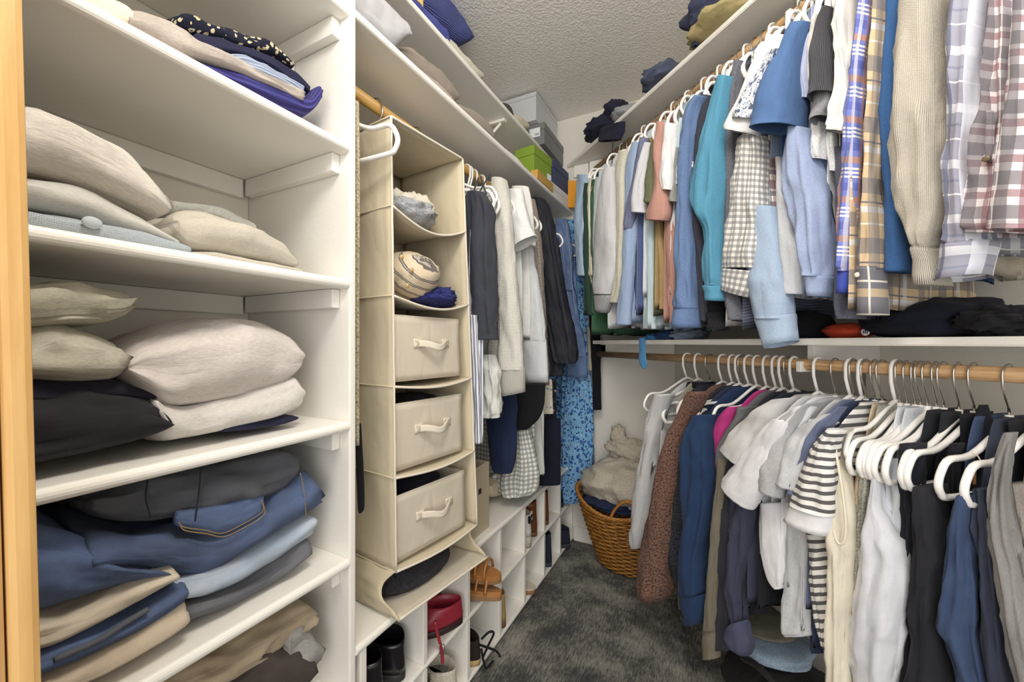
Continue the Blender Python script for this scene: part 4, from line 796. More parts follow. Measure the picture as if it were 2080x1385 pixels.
# --- shelf with sweatpants
fold_px('trousers', 'folded navy garment peeking out beneath the heather pile', 'trousers', [(455,860,884),(520,852,878),(580,842,868),(606,842,856)], XS-.01, .12, m_nvk, wr=.003)
fold_px('sweatpants', 'dark plum garment under the stone sweatpants', 'sweatpants', [(40,770,830),(120,778,826),(220,770,818),(290,784,820),(318,798,816)], XS-.02, .14, m_plum)
fold_px('trousers', 'rolled black twill trousers at the front of the shelf', 'trousers', [(30,806,972),(90,806,958),(180,796,938),(260,798,918),(318,808,900),(342,832,886),(352,850,872)], XS+.012, .12, m_blkf, n=40, creases=1, wr=.010)
fold_px('sweatpants', 'thick folded stone sweatpants lower of two', 'sweatpants', [(30,668,776),(90,662,782),(160,654,788),(220,664,786),(252,676,778),(264,694,766),(270,712,744)], XS, .14, m_stone, n=36, wr=.014, creases=2, lay=2)
fold_px('sweatpants', 'folded stone sweatpants bundled on top with a loose fold', 'sweatpants', [(30,566,672),(90,566,672),(150,568,664),(210,576,660),(246,580,654),(268,582,646),(280,586,634)], XS, .13, f('stone sweat two', 'aba691', 'heather', 'bdb8a4', amt=.6), n=36, wr=.014, creases=2, lay=2)
fold_px('sweatshirt', 'folded pale heather sweatshirt lower of two on the right', 'sweatshirt', [(322,804,856),(350,812,904),(400,822,900),(470,806,886),(550,786,868),(606,766,848),(622,782,826)], XS, .14, f('pale heather two', 'c6c1ba', 'heather', 'd6d1ca', amt=.4, sc=.6), n=36, wr=.009)
fold_px('sweatshirt', 'folded pinkish grey heather sweatshirt on top of the right pile', 'sweatshirt', [(266,730,764),(300,698,800),(350,676,836),(420,658,836),(500,644,820),(565,648,800),(598,668,784),(614,690,764),(621,706,750)], XS, .14, m_pinkh, n=40, wr=.010)
# --- shelf with jeans
fold_px('jeans', 'dark grey jeans at the bottom of the jeans pile', 'jeans', [(335,1238,1284),(400,1226,1272),(480,1196,1240),(560,1150,1196),(636,1094,1140)], XS, .14, m_gj, creases=1)
fold_px('trousers', 'cream chino trousers at the front bottom of the jeans pile', 'trousers', [(20,1400,1460),(120,1362,1430),(220,1318,1384),(300,1272,1340),(384,1212,1290)], XS+.012, .12, f('sand chino', 'c7b59c', amt=.4), n=36)
o = fold_px('jeans', 'blue jeans with a dark seam folded between cream trousers', 'jeans', [(20,1350,1410),(100,1326,1380),(200,1286,1338),(300,1234,1290),(382,1184,1236)], XS+.012, .13, m_jn, n=36)
strand('seam', [(110,1340),(200,1300),(260,1262),(300,1238)], XS+.014, .0045, m_blj, o)
fold_px('trousers', 'pale cream trousers folded on blue jeans', 'trousers', [(20,1278,1352),(110,1258,1330),(200,1222,1288),(290,1180,1232),(362,1152,1188)], XS+.010, .13, m_cr, n=36)
fold_px('jeans', 'light washed jeans folded under the dark blue ones', 'jeans', [(364,1180,1236),(430,1160,1228),(500,1128,1196),(570,1086,1150),(645,1040,1096)], XS, .14, m_jl, n=36, creases=1)
fold_px('jeans', 'faded blue jeans at the door end of the pile', 'jeans', [(20,1050,1285),(80,1060,1276),(160,1080,1246),(240,1120,1212),(320,1150,1186),(350,1160,1178)], XS+.006, .13, m_jn, n=36, wr=.012, creases=1, lay=2)
o = fold_px('jeans', 'dark blue jeans with a stitched back pocket on the pile', 'jeans', [(186,1080,1186),(230,1070,1178),(300,1086,1168),(390,1066,1190),(440,1050,1190),(520,1028,1130),(590,990,1090),(640,950,1062),(656,985,1036)], XS+.004, .15, m_jn2, n=44, wr=.012, creases=1, lay=2)
pk = [(366,1068),(378,1078),(420,1084),(455,1090),(495,1072),(536,1046),(534,1022)]
strand('pocket_stitching', pk, XS+.014, .0010, m_stitch, o, 30); strand('pocket_stitching', [(x-3, y-7) for x, y in pk], XS+.014, .0009, m_stitch, o, 30)
fold_px('patch_pocket', '', '', [(364,1040,1072),(400,1036,1080),(450,1028,1086),(500,1014,1068),(536,1000,1044)], XS+.008, .012, m_jn, o, n=14, wr=.001)
strand('seam', [(610,960),(618,1000),(622,1050)], XS+.012, .0010, m_stitch, o, 12)
o = fold_px('jeans', 'charcoal trousers folded loosely on top of the jeans', 'trousers', [(190,1010,1048),(240,990,1072),(310,966,1078),(400,944,1066),(500,924,1050),(580,906,1022),(612,926,986)], XS, .14, m_blj, n=40, wr=.014, creases=2, lay=2)
strand('seam', [(300,975),(296,1010),(306,1050)], XS+.008, .0013, m_blkf, o, 12); strand('seam', [(408,950),(404,1000),(396,1058)], XS+.008, .0013, m_blkf, o, 12)
# --- lowest visible shelf
fold_px('trousers', 'crumpled khaki trousers on the low shelf', 'trousers', [(330,1400,1460),(420,1352,1430),(520,1296,1380),(600,1244,1320),(640,1226,1290),(650,1240,1270)], XS, .14, m_kh, n=36, wr=.014, creases=2)
fold_px('sweatpants', 'dark umber sweatpants bunched on the low shelf', 'sweatpants', [(420,1396,1480),(500,1350,1470),(560,1316,1450),(610,1296,1430),(640,1310,1400)], XS+.008, .12, m_ump, n=36, wr=.018, creases=2)
fold_px('sweatshirt', 'rumpled grey sweatshirt beside the umber sweatpants', 'sweatshirt', [(596,1300,1440),(620,1276,1420),(645,1272,1400),(658,1300,1370)], XS+.010, .12, m_gk, n=30, wr=.018, creases=2)
# --- shelf above the left rod
m_gfl = f('grey brushed fleece', 'b3b3b6', amt=.3); m_tk = f('taupe chunky knit', '9d9083', 'knit', sc=.9); m_bk = f('beige knit', 'c3b3a8', 'fleece', 'a39388', sc=1.4)
fold_px('fleece_jacket', 'light grey brushed fleece folded on the left wall shelf', 'jacket', [(700,-90,26),(740,-60,52),(780,-30,80),(812,10,100),(830,40,84),(836,62,76)], XF-.02, .12, m_gfl, n=36, wr=.010)
fold_px('sweater', 'folded taupe chunky knit sweater with fuzzy edges', 'sweater', [(816,92,126),(840,86,145),(870,104,176),(900,130,206),(925,164,216),(932,188,206)], XF-.06, .10, m_tk, n=36, wr=.008)
fold_px('sweater', 'soft beige sweater lying at the shelf edge', 'sweater', [(842,138,150),(866,136,170),(890,148,196),(914,176,216),(928,206,222)], XF-.01, .08, m_bk, n=30)
fold_px('hat', 'rounded taupe felt hat on the left wall shelf', 'hat', [(920,204,222),(940,206,236),(968,216,262),(992,238,276),(1006,268,282)], XF-.03, .09, f('taupe felt', 'b3a59b', 'fleece', '93867c', sc=2), n=30, wr=.004)
fold_px('hat', 'rounded white cotton hat beside the green box', 'hat', [(1010,292,306),(1026,296,322),(1048,310,338),(1066,336,348)], XF-.03, .08, m_wht, n=24, wr=.004)
# --- top left shelf
XT = XU-.02
fold_px('sweater', 'folded cobalt blue jersey hanging at the edge of the top shelf', 'sweater', [(826,-12,24),(850,-4,44),(880,16,74),(905,46,92),(914,74,96)], XT, .09, f('cobalt jersey', '454b9a', amt=.5), n=30, wr=.012)
fold_px('sweater', 'folded cobalt blue ribbed knit on the top shelf', 'sweater', [(850,-60,10),(890,-30,40),(920,-10,64),(945,22,84),(960,66,84)], XT-.05, .09, f('cobalt rib', '5560a8', 'rib', sc=.8), n=30)
fold_px('sweater', 'folded ivory knit on the edge of the top shelf', 'sweater', [(906,70,92),(924,78,116),(950,104,142),(972,136,162),(982,150,160)], XT, .07, m_ivory, n=30)
# ================================================================== boxes
def box_px(name, label, c0, c1, c2, zt, zb, mat, lid=.03, lab=None, cat='box', lidmat=None):
    P0 = pZ(*c0, zt); P1 = pZ(*c1, zt); P2 = pZ(*c2, zt); e2 = P2-P0; e1 = P1-P0; l2 = e2.length; e2.normalize()
    pe = Vector((-e2.y, e2.x, 0)); pe = pe if pe.dot(e1) > 0 else -pe; l1 = abs(e1.dot(pe))
    t = thing(name, label, cat, (P0.x, P0.y, zb)); fr = frame(Vector((P0.x, P0.y, 0)), e2, pe)
    if lid:
        box('body', (.002, .002, zb), (l2-.002, l1-.002, zt-lid), mat, t, .0015, fr)
        box('lid', (0, 0, zt-lid+.0005), (l2, l1, zt), lidmat or mat, t, .0015, fr)
    else: box('body', (0, 0, zb), (l2, l1, zt), mat, t, .002, fr)
    return t, fr, l2, l1
def card(name, col, rough=.6): return paint(name, col, rough, .0004, 200, .03)
ZLS, ZTS = 2.0, ZUS+.0195
t, fr, l2, l1 = box_px('shoe_box', 'dark grey shoe box with a white label on the top shelf', (1106,247), (1070,256), (1152,309), ZTS+.118, ZTS+.0005, card('charcoal card', '77777a'), .035)
box('size_label', (-.0012, l1*.25, ZTS+.045), (-.0002, l1*.85, ZTS+.095), card('label paper', 'e9e9ea'), t, 0, fr)
for q in range(4): box('label_print', (-.0020, l1*(.32+.06*q), ZTS+.053), (-.0013, l1*(.345+.06*q), ZTS+.066), card('label ink', '55555a'), t, 0, fr)
box_px('shoe_box', 'large light grey box stacked on the dark grey box under the ceiling', (1089,185), (1016,204), (1132,247), ZTS+.272, ZTS+.119, card('light grey card', 'c6c7ca'), .022)
t, fr, l2, l1 = box_px('shoe_box', 'green shoe box on the gold box', (1085,293), (1046,306), (1121,322), 2.181, 2.0435, card('green card', '7f9a33'), .045)
box('size_label', (l2*.72, -.0012, 2.055), (l2*.95, -.0002, 2.085), card('label paper', 'e9e9ea'), t, 0, fr)
box_px('box', 'flat gold box under the green shoe box', (1092,343), (1078,346), (1124,374), 2.043, ZLS, card('gold card', 'c49a4c'), 0)
box_px('shoe_box', 'navy shoe box on the white box by the back wall', (1125,322), (1112,325), (1155,352), 2.215, 2.0755, card('navy card', '3d4668'), .045)
box_px('shoe_box', 'small white box beneath the navy shoe box', (1120,368), (1106,372), (1156,398), 2.075, ZLS, card('white card', 'e4e2e2'), .03)
box_px('folder', 'bright orange document box against the back wall', (1154,366), (1150,367), (1176,367), 2.16, ZLS, card('orange card', 'e39a1f'), 0)
box_px('box', 'small gold cardboard box on the top shelf beside cobalt knits', (848,16), (800,-10), (860,-8), ZTS+.09, ZTS, card('gold card two', 'c9ab5e'), 0)
# slippers and bowl-like cap on the top shelf
fold_px('slipper', 'dark slipper with a pale rim on the top shelf', 'slipper', [(1020,206,224),(1030,202,234),(1040,208,246),(1044,224,246)], XT-.01, .09, f('dark slipper', '4a4845'), n=20, wr=.003)
fold_px('cap', 'cream cap with a blue rim on the top shelf beside the grey box', 'cap', [(1044,236,258),(1056,228,268),(1068,238,266),(1076,250,262)], XT, .08, f('cream cap', 'd8cfb4'), n=20, wr=.002)
# ================================================================== crumpled clothes on the right upper shelf and middle shelf
def blob(name, label, cat, C, ax, r, mat, amp=.25, freq=2.2, parent=None, floor=None, squash=1.0):
    """crumpled cloth: a folded lump, ax = (axis1, axis2), r = three radii"""
    sd = seed(); bm = bmesh.new(); bmesh.ops.create_uvsphere(bm, u_segments=44, v_segments=24, radius=1); uvl = bm.loops.layers.uv.verify()
    for v in bm.verts:
        d = v.co.normalized(); q = d*freq
        rr = 1+amp*(nz(q.x+sd, q.y, q.z)+.5*abs(nz(q.x*2.3+sd, q.y*2.3, q.z*2.3))*2-.3+.3*nz(q.x*5, q.y*5+sd, q.z*5))
        p_ = C+ax[0]*(d.x*r[0]*rr)+ax[1]*(d.y*r[1]*rr)+UP*(d.z*r[2]*rr)
        if floor is not None and p_.z < floor: p_.z = floor+.0005+.0002*nz(d.x, d.y, sd)
        v.co = p_
    for fc in bm.faces:
        fc.smooth = True
        for lp in fc.loops:
            w = lp.vert.co-C; lp[uvl].uv = (w.dot(ax[0])+w.z*.4, w.dot(ax[1])+w.z*.8)
    o = obj(name, bm, mat, parent)
    if parent is None: tag(o, label, cat)
    else: localize(o)
    return o
ZRU, ZRM = 2.2925, 1.2125
AXR = (UR, NR)
def shelfpt(x, y, o): return pR(x, y, o)
nvc = f('navy cotton trousers', '24253a', amt=.7)
t = thing('trousers', 'dark navy trousers crumpled at the far corner of the upper shelf', 'trousers', tuple(pR(1228, 262, .06)))
c = shelfpt(1228, 262, .06); blob('crumpled_body', '', '', Vector((c.x, c.y, ZRU+.035)), AXR, (.115, .10, .055), nvc, .26, 2.4, t, ZRU)
c = shelfpt(1256, 232, .05); blob('crumpled_leg', '', '', Vector((c.x, c.y, ZRU+.075)), AXR, (.05, .08, .045), nvc, .25, 2.4, t, ZRU)
sleeve_px('hanging_leg', [(1222,262,1270,246),(1218,276,1268,264),(1216,288,1262,284)], .105, .02, nvc, t, n=12, wr=.008, inner=.03)
wire('drawstring', [pR(1246, 246, .128), pR(1245, 290, .122), pR(1243, 332, .115)], .0022, f('navy cord', '1d1d28'), t, 6, 14)
c = shelfpt(1290, 225, .0); blob('t_shirt', 'grey folded tee behind the navy trousers on upper shelf', 't-shirt', Vector((c.x, c.y, ZRU+.02)), AXR, (.10, .12, .03), f('ash tee', '85878a', 'heather'), .2, 2, None, ZRU)
c = shelfpt(1352, 168, .05); blob('shorts', 'dark navy denim shorts bundled on the upper shelf', 'shorts', Vector((c.x, c.y, ZRU+.022)), AXR, (.085, .10, .04), f('navy denim', '232a44', 'denim', '35406a'), .25, 2.4, None, ZRU)
t = thing('trousers', 'slate navy trousers folded over khaki ones on the upper shelf', 'trousers', tuple(pR(1452, 70, .04)))
c = shelfpt(1452, 70, .04); blob('folded_body', '', '', Vector((c.x, c.y, ZRU+.10)), AXR, (.10, .11, .055), f('slate navy', '3a3f58', amt=.7), .22, 2.2, t, ZRU+.055)
sleeve_px('hanging_leg', [(1412,30,1440,20),(1408,60,1430,50),(1406,100,1418,90)], .098, .012, MATS['fabric slate navy'], t, n=14, wr=.006, inner=.02)
c = shelfpt(1470, 75, .05); blob('trousers', 'khaki olive trousers folded under the slate navy pair', 'trousers', Vector((c.x, c.y, ZRU+.028)), AXR, (.12, .11, .035), f('khaki olive', 'b0a06c', amt=.6), .2, 2.0, None, ZRU)
# middle shelf
c = shelfpt(1400, 690, .02); blob('shorts', 'grey shorts tucked under the shirts on the middle shelf', 'shorts', Vector((c.x, c.y, ZRM+.02)), AXR, (.05, .08, .03), f('steel shorts', '6d7c92'), .3, 2, None, ZRM)
c = shelfpt(1368, 692, .02); blob('t_shirt', 'deep blue tee folded on the middle shelf', 't-shirt', Vector((c.x, c.y, ZRM+.018)), AXR, (.06, .08, .028), f('deep blue tee', '20406c'), .25, 2, None, ZRM)
c = shelfpt(1332, 694, .05); blob('belt_bag', 'bright blue strap bag folded on the middle shelf', 'bag', Vector((c.x, c.y, ZRM+.012)), AXR, (.045, .05, .018), f('bright blue', '2f76b4'), .2, 2, None, ZRM)
o = sleeve_px('strap', [(686,1298,1310),(710,1299,1311),(728,1298,1312),(738,1300,1314),(749,1306,1312)], .10, .004, f('sky blue webbing', '4f94cc'), None, n=24, wr=.002, inner=0, keep=False)
tag(o, 'sky blue strap dangling over the middle shelf edge', 'strap')
c = shelfpt(1640, 662, -.02); blob('sweater', 'black knit folded at the back of the middle shelf', 'sweater', Vector((c.x, c.y, ZRM+.035)), AXR, (.05, .10, .05), m_blk, .2, 2, None, ZRM)
t = thing('zip_pouch', 'red orange fabric pouch with a white round badge on the middle shelf', 'pouch', tuple(shelfpt(1720, 690, .03)-UP*.0))
m_red = f('red orange nylon', 'c9401f', rough=.6, amt=.6)
c = shelfpt(1722, 676, .0); blob('pouch_body', '', '', Vector((c.x, c.y, ZRM+.019)), AXR, (.058, .05, .022), m_red, .12, 2, t, ZRM)
bm = bmesh.new(); bmesh.ops.create_circle(bm, cap_ends=True, segments=24, radius=.0095); M_ = frame(shelfpt(1758, 674, .046), UR, MR)
R90 = Matrix.Rotation(math.pi/2, 4, 'X'); bmesh.ops.transform(bm, matrix=M_ @ R90, verts=bm.verts); localize(obj('badge', bm, card('badge white', 'eceaea'), t))
for q in (-.004, 0, .004): box('badge_mark', (q-.0012, -.0008, -.004), (q+.0012, -.0003, .004), card('badge navy', '27305a'), t, 0, M_)
c = shelfpt(1900, 655, -.06); blob('trousers', 'folded dark navy trousers filling the middle shelf', 'trousers', Vector((c.x, c.y, ZRM+.04)), AXR, (.13, .15, .055), f('ink navy', '141827', amt=.6), .15, 2, None, ZRM)
c = shelfpt(2040, 665, -.02); blob('shoes_pile', 'black folded scarf at the door end of the middle shelf', 'scarf', Vector((c.x, c.y, ZRM+.03)), AXR, (.07, .10, .035), f('black scarf', '1a1a1f', amt=.9), .3, 2.5, None, ZRM)
# ================================================================== canvas hanging organizer
def m_canvas(name, col):
    t = NT(name); v = t.tex('UV'); w = t.noise(t.tex('UV', (1500, 260, 1)), 1, 2, .6); w2 = t.noise(t.tex('UV', (260, 1500, 1)), 1, 2, .6)
    c = srgb(col); n = t.noise(v, 8, 3); k = t.math('ADD', t.math('MULTIPLY', w, .5), t.math('MULTIPLY', w2, .5))
    cc = t.mix(k, tuple(x*.82 for x in c[:3])+(1,), tuple(min(1, x*1.10) for x in c[:3])+(1,))
    cc = t.mix(t.math('MULTIPLY', n, .25), cc, tuple(x*.8 for x in c[:3])+(1,))
    return t.out(cc, .85, t.bump(k, .5, .0012, _wr(t, v, .22)), sheen=.1, spec=.2)
M_can = m_canvas('natural canvas', 'cdc1a6'); M_can2 = m_canvas('pale drawer canvas', 'd3c9b6'); M_pipe = m_canvas('canvas piping', 'dfd6c4')
ZTOP, ZBOT = 1.788, .592
LV = [1.788, 1.558, 1.324, 1.084, .842, .592]
def oF(a, b, z):
    """a: 0 left .. 1 right along the front, b: 0 front .. 1 back"""
    f_ = (ZTOP-z)/(ZTOP-ZBOT)
    A = Vector((-.747-.004*f_, .768+.022*f_, 0)); B = Vector((-.716+.010*f_, 1.050+.070*f_, 0))
    e = B-A; d = Vector((-.290, .030, 0)); return A+e*a+d*b+UP*z
ORG = thing('hanging_organizer', 'beige canvas hanging closet organizer with five compartments', 'organizer', tuple(oF(.5, .5, .478)))
def sheet(name, fn, nu, nv, mat, parent, th=.003):
    bm = bmesh.new(); uvl = bm.loops.layers.uv.new('UVMap'); P = [[fn(i/nu, j/nv) for i in range(nu+1)] for j in range(nv+1)]
    V = [[bm.verts.new(p) for p in r] for r in P]; lu = sum((P[nv//2][i+1]-P[nv//2][i]).length for i in range(nu)); lv = sum((P[j+1][nu//2]-P[j][nu//2]).length for j in range(nv))
    for j in range(nv):
        for i in range(nu):
            f_ = bm.faces.new((V[j][i], V[j][i+1], V[j+1][i+1], V[j+1][i])); f_.smooth = True
            for lp, (a, b) in zip(f_.loops, ((i, j), (i+1, j), (i+1, j+1), (i, j+1))): lp[uvl].uv = (a/nu*lu, b/nv*lv)
    o = localize(obj(name, bm, mat, parent)); m = o.modifiers.new('thickness', 'SOLIDIFY'); m.thickness = th; m.offset = 0
    return o
def side(a, sgn):
    sd = seed()
    def fn(u, v):
        z = ZTOP+(ZBOT-ZTOP)*v; p = oF(a, u, z); seg_ = 0
        for q in range(5):
            if LV[q+1] <= z <= LV[q]: seg_ = math.sin(math.pi*(LV[q]-z)/(LV[q]-LV[q+1]))
        return p+Vector((0, sgn*(.010*seg_*math.sin(math.pi*u)+.004*nz(u*3+sd, z*6, 0)), 0))
    return fn
sheet('side_panel', side(0, 1), 12, 70, M_can, ORG); sheet('side_panel', side(1, -1), 12, 70, M_can, ORG)
sheet('back_panel', lambda u, v: oF(u, .995, ZTOP+(ZBOT-ZTOP)*v), 6, 20, M_can, ORG)
sag = [0, .030, .020, .010, .008, .006]
def shelf_fn(q, dz=0):
    def fn(u, v):
        b = 1-v; z = LV[q]-sag[q]*math.sin(math.pi*min(1, max(0, u)))*(.5+.5*v)*1.3+dz
        p = oF(u, b*.99, LV[q]); p.z = z
        if q >= 2: p += Vector((.010*math.sin(math.pi*u)*v, 0, 0))
        return p
    return fn
for q in range(6):
    sheet('shelf' if q else 'top_panel', shelf_fn(q), 20, 12, M_can, ORG, .004)
    fn = shelf_fn(q); wire('piping', [fn(k/24, 1)+Vector((.001, 0, 0)) for k in range(25)], .0036, M_pipe, ORG, 6)
    wire('piping', [oF(0, 1-k/8, LV[q])+Vector((0, -.003, 0)) for k in range(9)], .0022, M_can, ORG, 6)
for a in (0, 1): wire('piping', [oF(a, 0, ZTOP+(ZBOT-ZTOP)*k/40)+Vector((.0012, .0015*nz(k*.5, a, 0), 0)) for k in range(41)], .0034, M_pipe, ORG, 6)
# drooping bottom pocket resting on the shoe cubby
def b_front(u, z): return oF(u, 0, z)
def lowside(a):
    sd = seed()
    def fn(u, v):
        p = oF(a, u, LV[5]); q = oF(a, u, LV[5]); base = Vector((p.x+.035*(1-u), p.y-(.02 if a == 0 else -.012), .477+.010*(1-u)))
        pinch = math.sin(math.pi*v); r = p.lerp(base, v)+Vector((-.05*pinch*(1-u)**1.5, (-1 if a == 0 else 1)*(.010*pinch+.006*nz(u*6+sd, v*5, 0)), .004*nz(u*8, v*8+sd, 1)))
        return r
    return fn
sheet('bottom_side', lowside(0), 16, 14, M_can, ORG); sheet('bottom_side', lowside(1), 16, 14, M_can, ORG)
def lowbase(u, v):
    b = 1-v; p = oF(u*1.10-.06, b*.98, LV[5]); p.z = .4765+.010*v; p.x += .035*v; return p
sheet('bottom_board', lowbase, 20, 14, M_can2, ORG, .006)
wire('piping', [lowbase(k/20, 1)+UP*.002 for k in range(21)], .004, M_pipe, ORG, 6)
# metal hooks over the rod and the canvas tabs
for a in (.12, .62):
    P = oF(a, .55, 0); hx = XRL
    pts = [(hx-.021, P.y, ZRL+.008), (hx-.012, P.y, ZRL+.0215), (hx+.008, P.y, ZRL+.022), (hx+.026, P.y, ZRL+.006), (hx+.030, P.y, ZRL-.030), (hx+.006, P.y, ZRL-.055), (hx, P.y, ZRL-.075), (hx, P.y, ZTOP+.002)]
    wire('hook', pts, .0026, M_hook, ORG, 8, 40)
    box('hook_tab', (hx-.02, P.y-.004, ZTOP+.001), (hx+.02, P.y+.004, ZTOP+.04), M_can, ORG, .002)
# drawers
for q, (zb, zt, tilt) in enumerate(((LV[3]+.012, LV[3]+.188, 0), (LV[4]+.010, LV[4]+.190, .012), (LV[5]+.010, LV[5]+.190, .016))):
    dr = thing('canvas_drawer', ('upper', 'middle', 'lowest')[q]+' pale canvas drawer with a strap handle in the hanging organizer', 'drawer', tuple(oF(.5, .3, zb)))
    def df(u, v, k=0, zb=zb, zt=zt, tilt=tilt):
        z = zt+(zb-zt)*v; p = oF(.045+.85*u, 0, z); return p+Vector((-.014-tilt*(.2+v)*.3+k+.003*math.sin(math.pi*u)*math.sin(math.pi*v), 0, 0))
    sheet('front', df, 14, 10, M_can2, dr, .005)
    for uu in (0, 1): sheet('side', lambda u, v, uu=uu: (df(uu, v)+Vector((-.26*u, .028*u, 0))), 6, 6, M_can2, dr, .004)
    sheet('bottom', lambda u, v: df(u, 1)+Vector((-.26*v, .028*v, 0)), 6, 6, M_can2, dr, .004)
    wire('rim', [df(k/16, 0)+UP*.001 for k in range(17)], .003, M_can2, dr, 6)
    h0, h1 = .30, .72; hv = .42
    for hu in (h0, h1):
        sheet('handle_patch', lambda u, v, hu=hu: df(hu-.055+.11*u, hv-.07+.14*v, .0045), 4, 4, M_pipe, dr, .003)
        for dd in (-1, 1): wire('stitching', [df(hu-.045*dd, hv-.055, .0075), df(hu+.045*dd, hv+.055, .0075)], .0007, M_can, dr, 5)
    def hs(u, v):
        p = df(h0+(h1-h0)*u, hv-.055+.11*v+.05*math.sin(math.pi*u), .009+.022*math.sin(math.pi*u)); return p+UP*(.003*math.sin(9*u))
    sheet('strap_handle', hs, 16, 4, M_pipe, dr, .004)
    if q:
        bc = oF(.47, .45, zt-.02); o = blob('folded_clothes', '', '', bc, (Vector((0, 1, 0)), Vector((1, 0, 0))), (.115, .10, .03), m_blk if q == 1 else f('midnight', '191b2e', amt=.6), .12, 2, dr)
# things in the open compartments
def obl(name, label, cat, a, b, z, r, mat, amp, fr=2.2, fl=None):
    return blob(name, label, cat, oF(a, b, z), (Vector((.12, .99, 0)), Vector((.99, -.12, 0))), r, mat, amp, fr, None, fl)
sh1, sh2 = LV[1]-.026, LV[2]-.018
obl('sweater', 'fuzzy grey knit lying in the top compartment of the organizer', 'sweater', .43, .36, sh1+.050, (.094, .11, .045), f('fuzzy grey', 'b2b4b8', 'fleece', '83868c', sc=1.2), .18, 2.4, sh1)
obl('scarf', 'rumpled ivory scarf over the fuzzy grey knit', 'scarf', .56, .42, sh1+.080, (.095, .08, .05), f('ivory scarf', 'd6cfbd', amt=.5), .22, 2.6, sh1)
m_ss = plaid('brown stripe knit', 'c9b798', [(.25, .10, '3b2a24', .95), (.42, .10, '3b2a24', .95), (.33, .04, '8d8f99', .8)], [], (.1, .034))
ss = thing('sweater', 'beige sweater with brown stripes and wooden buttons in the organizer', 'sweater', tuple(oF(.36, .3, sh2)))
blob('body', '', '', oF(.42, .30, sh2+.092), (Vector((.12, .99, 0)), Vector((.99, -.12, 0))), (.094, .105, .072), m_ss, .08, 1.8, ss, sh2+.018)
for x, y in ((816, 522), (836, 548), (828, 580)):
    c = pX(x, y, -.738 if y < 570 else -.740); bm = bmesh.new(); bmesh.ops.create_uvsphere(bm, u_segments=14, v_segments=8, radius=1); bmesh.ops.transform(bm, matrix=Matrix.Translation(c) @ Matrix.Diagonal((.004, .0065, .0065, 1)), verts=bm.verts)
    localize(obj('button', bm, plastic('wood button', 'bfa06c', .5), ss, True))
obl('sweater', 'fuzzy royal blue knit beside the striped sweater', 'sweater', .66, .22, sh2+.034, (.085, .085, .036), f('fuzzy royal', '2b317c', 'fleece', '171a4a', sc=1.1), .22, 2.4, sh2)
obl('felt_slippers', 'dark charcoal felt bundle in the bottom pocket of the organizer', 'slippers', .40, .34, .515, (.15, .085, .050), f('charcoal felt', '35353a', 'fleece', '1d1d21', sc=1.5), .08, 1.8, .4805)
# ================================================================== laundry basket
M_wick = wood('honey wicker', '8a571f', 'c08a3f', 'z', .45, 2.0); M_wick2 = wood('dark wicker', '6f4317', 'a8752f', 'z', .45, 2.0)
BC0, BC1 = Vector((-.395, 2.175, 0)), Vector((-.425, 2.08, 0)); BA0, BB0, BA1, BB1 = .165, .115, .235, .205; BH = .40
BK2 = thing('laundry_basket', 'honey coloured wicker laundry basket with a twisted handle', 'basket', (BC0.x, BC0.y, 0))
def bk(th, f_, dr=0):
    C = BC0.lerp(BC1, f_); a = BA0+(BA1-BA0)*f_**.85+dr; b = BB0+(BB1-BB0)*f_**.85+dr
    dip = .035*math.cos(2*th)*f_
    return C+Vector((a*math.cos(th), b*math.sin(th), .006+(BH+dip)*f_))
NS = 30; ROWS = 30
for k in range(NS): wire('stake', [bk(2*math.pi*k/NS, q/10) for q in range(11)], .0028, M_wick2, BK2, 5)
for r in range(ROWS):
    f_ = .02+.94*r/(ROWS-1); n_ = NS*4
    wire('strand', [bk(2*math.pi*k/n_, f_, (.0052 if r % 2 else -.0052)*math.cos(2*math.pi*k/n_*NS/2)) for k in range(n_)], .0048, M_wick if r % 3 else M_wick2, BK2, 6, closed=True)
for ph in (0, 1, 2): wire('rim_braid', [bk(2*math.pi*k/120, .975+.018*math.sin(2*math.pi*k/120*22+ph*2.09), .006*math.cos(2*math.pi*k/120*22+ph*2.09)) for k in range(120)], .006, M_wick, BK2, 6, closed=True)
bm = bmesh.new(); vs = [bm.verts.new(bk(2*math.pi*k/32, .01)) for k in range(32)]; bm.faces.new(vs); localize(obj('base', bm, M_wick2, BK2))
h0, h1 = bk(-1.62, .97), bk(-.98, .97); hm = (h0+h1)/2
for ph in (0, 2.09, 4.19):
    pts = []
    for k in range(41):
        u = k/40; c = h0.lerp(h1, u)+UP*(.085*math.sin(math.pi*u)**.7)+Vector((0, -.012*math.sin(math.pi*u), 0)); a_ = u*30+ph
        pts.append(c+Vector((.004*math.cos(a_), .004*math.sin(a_), .004*math.sin(a_+1))))
    wire('handle', pts, .0055, M_wick, BK2, 6)
AXY = (Vector((1, 0, 0)), Vector((0, 1, 0)))
m_shp = f('cream sherpa', 'd3cab8', 'fleece', 'b5ab98', sc=.9, amt=.6)
bl = thing('blanket', 'cream sherpa blanket heaped in the laundry basket', 'blanket', (-.405, 2.09, .42))
blob('blanket_heap', '', '', Vector((-.40, 2.085, .475)), AXY, (.225, .175, .115), m_shp, .20, 1.9, bl)
blob('blanket_fold', '', '', Vector((-.41, 2.19, .615)), AXY, (.115, .06, .07), m_shp, .30, 2.0, bl)
blob('blanket_corner', '', '', Vector((-.465, 2.21, .665)), AXY, (.045, .03, .075), m_shp, .35, 2.0, bl)
blob('shirt', 'white and blue shirt at the rim of the laundry basket', 'shirt', Vector((-.30, 1.995, .405)), AXY, (.10, .06, .03), plaid('laundry stripe', 'dfe3ea', [(.5, .4, '6f86b4', .7)], [], (.05, .02)), .3, 2.4)
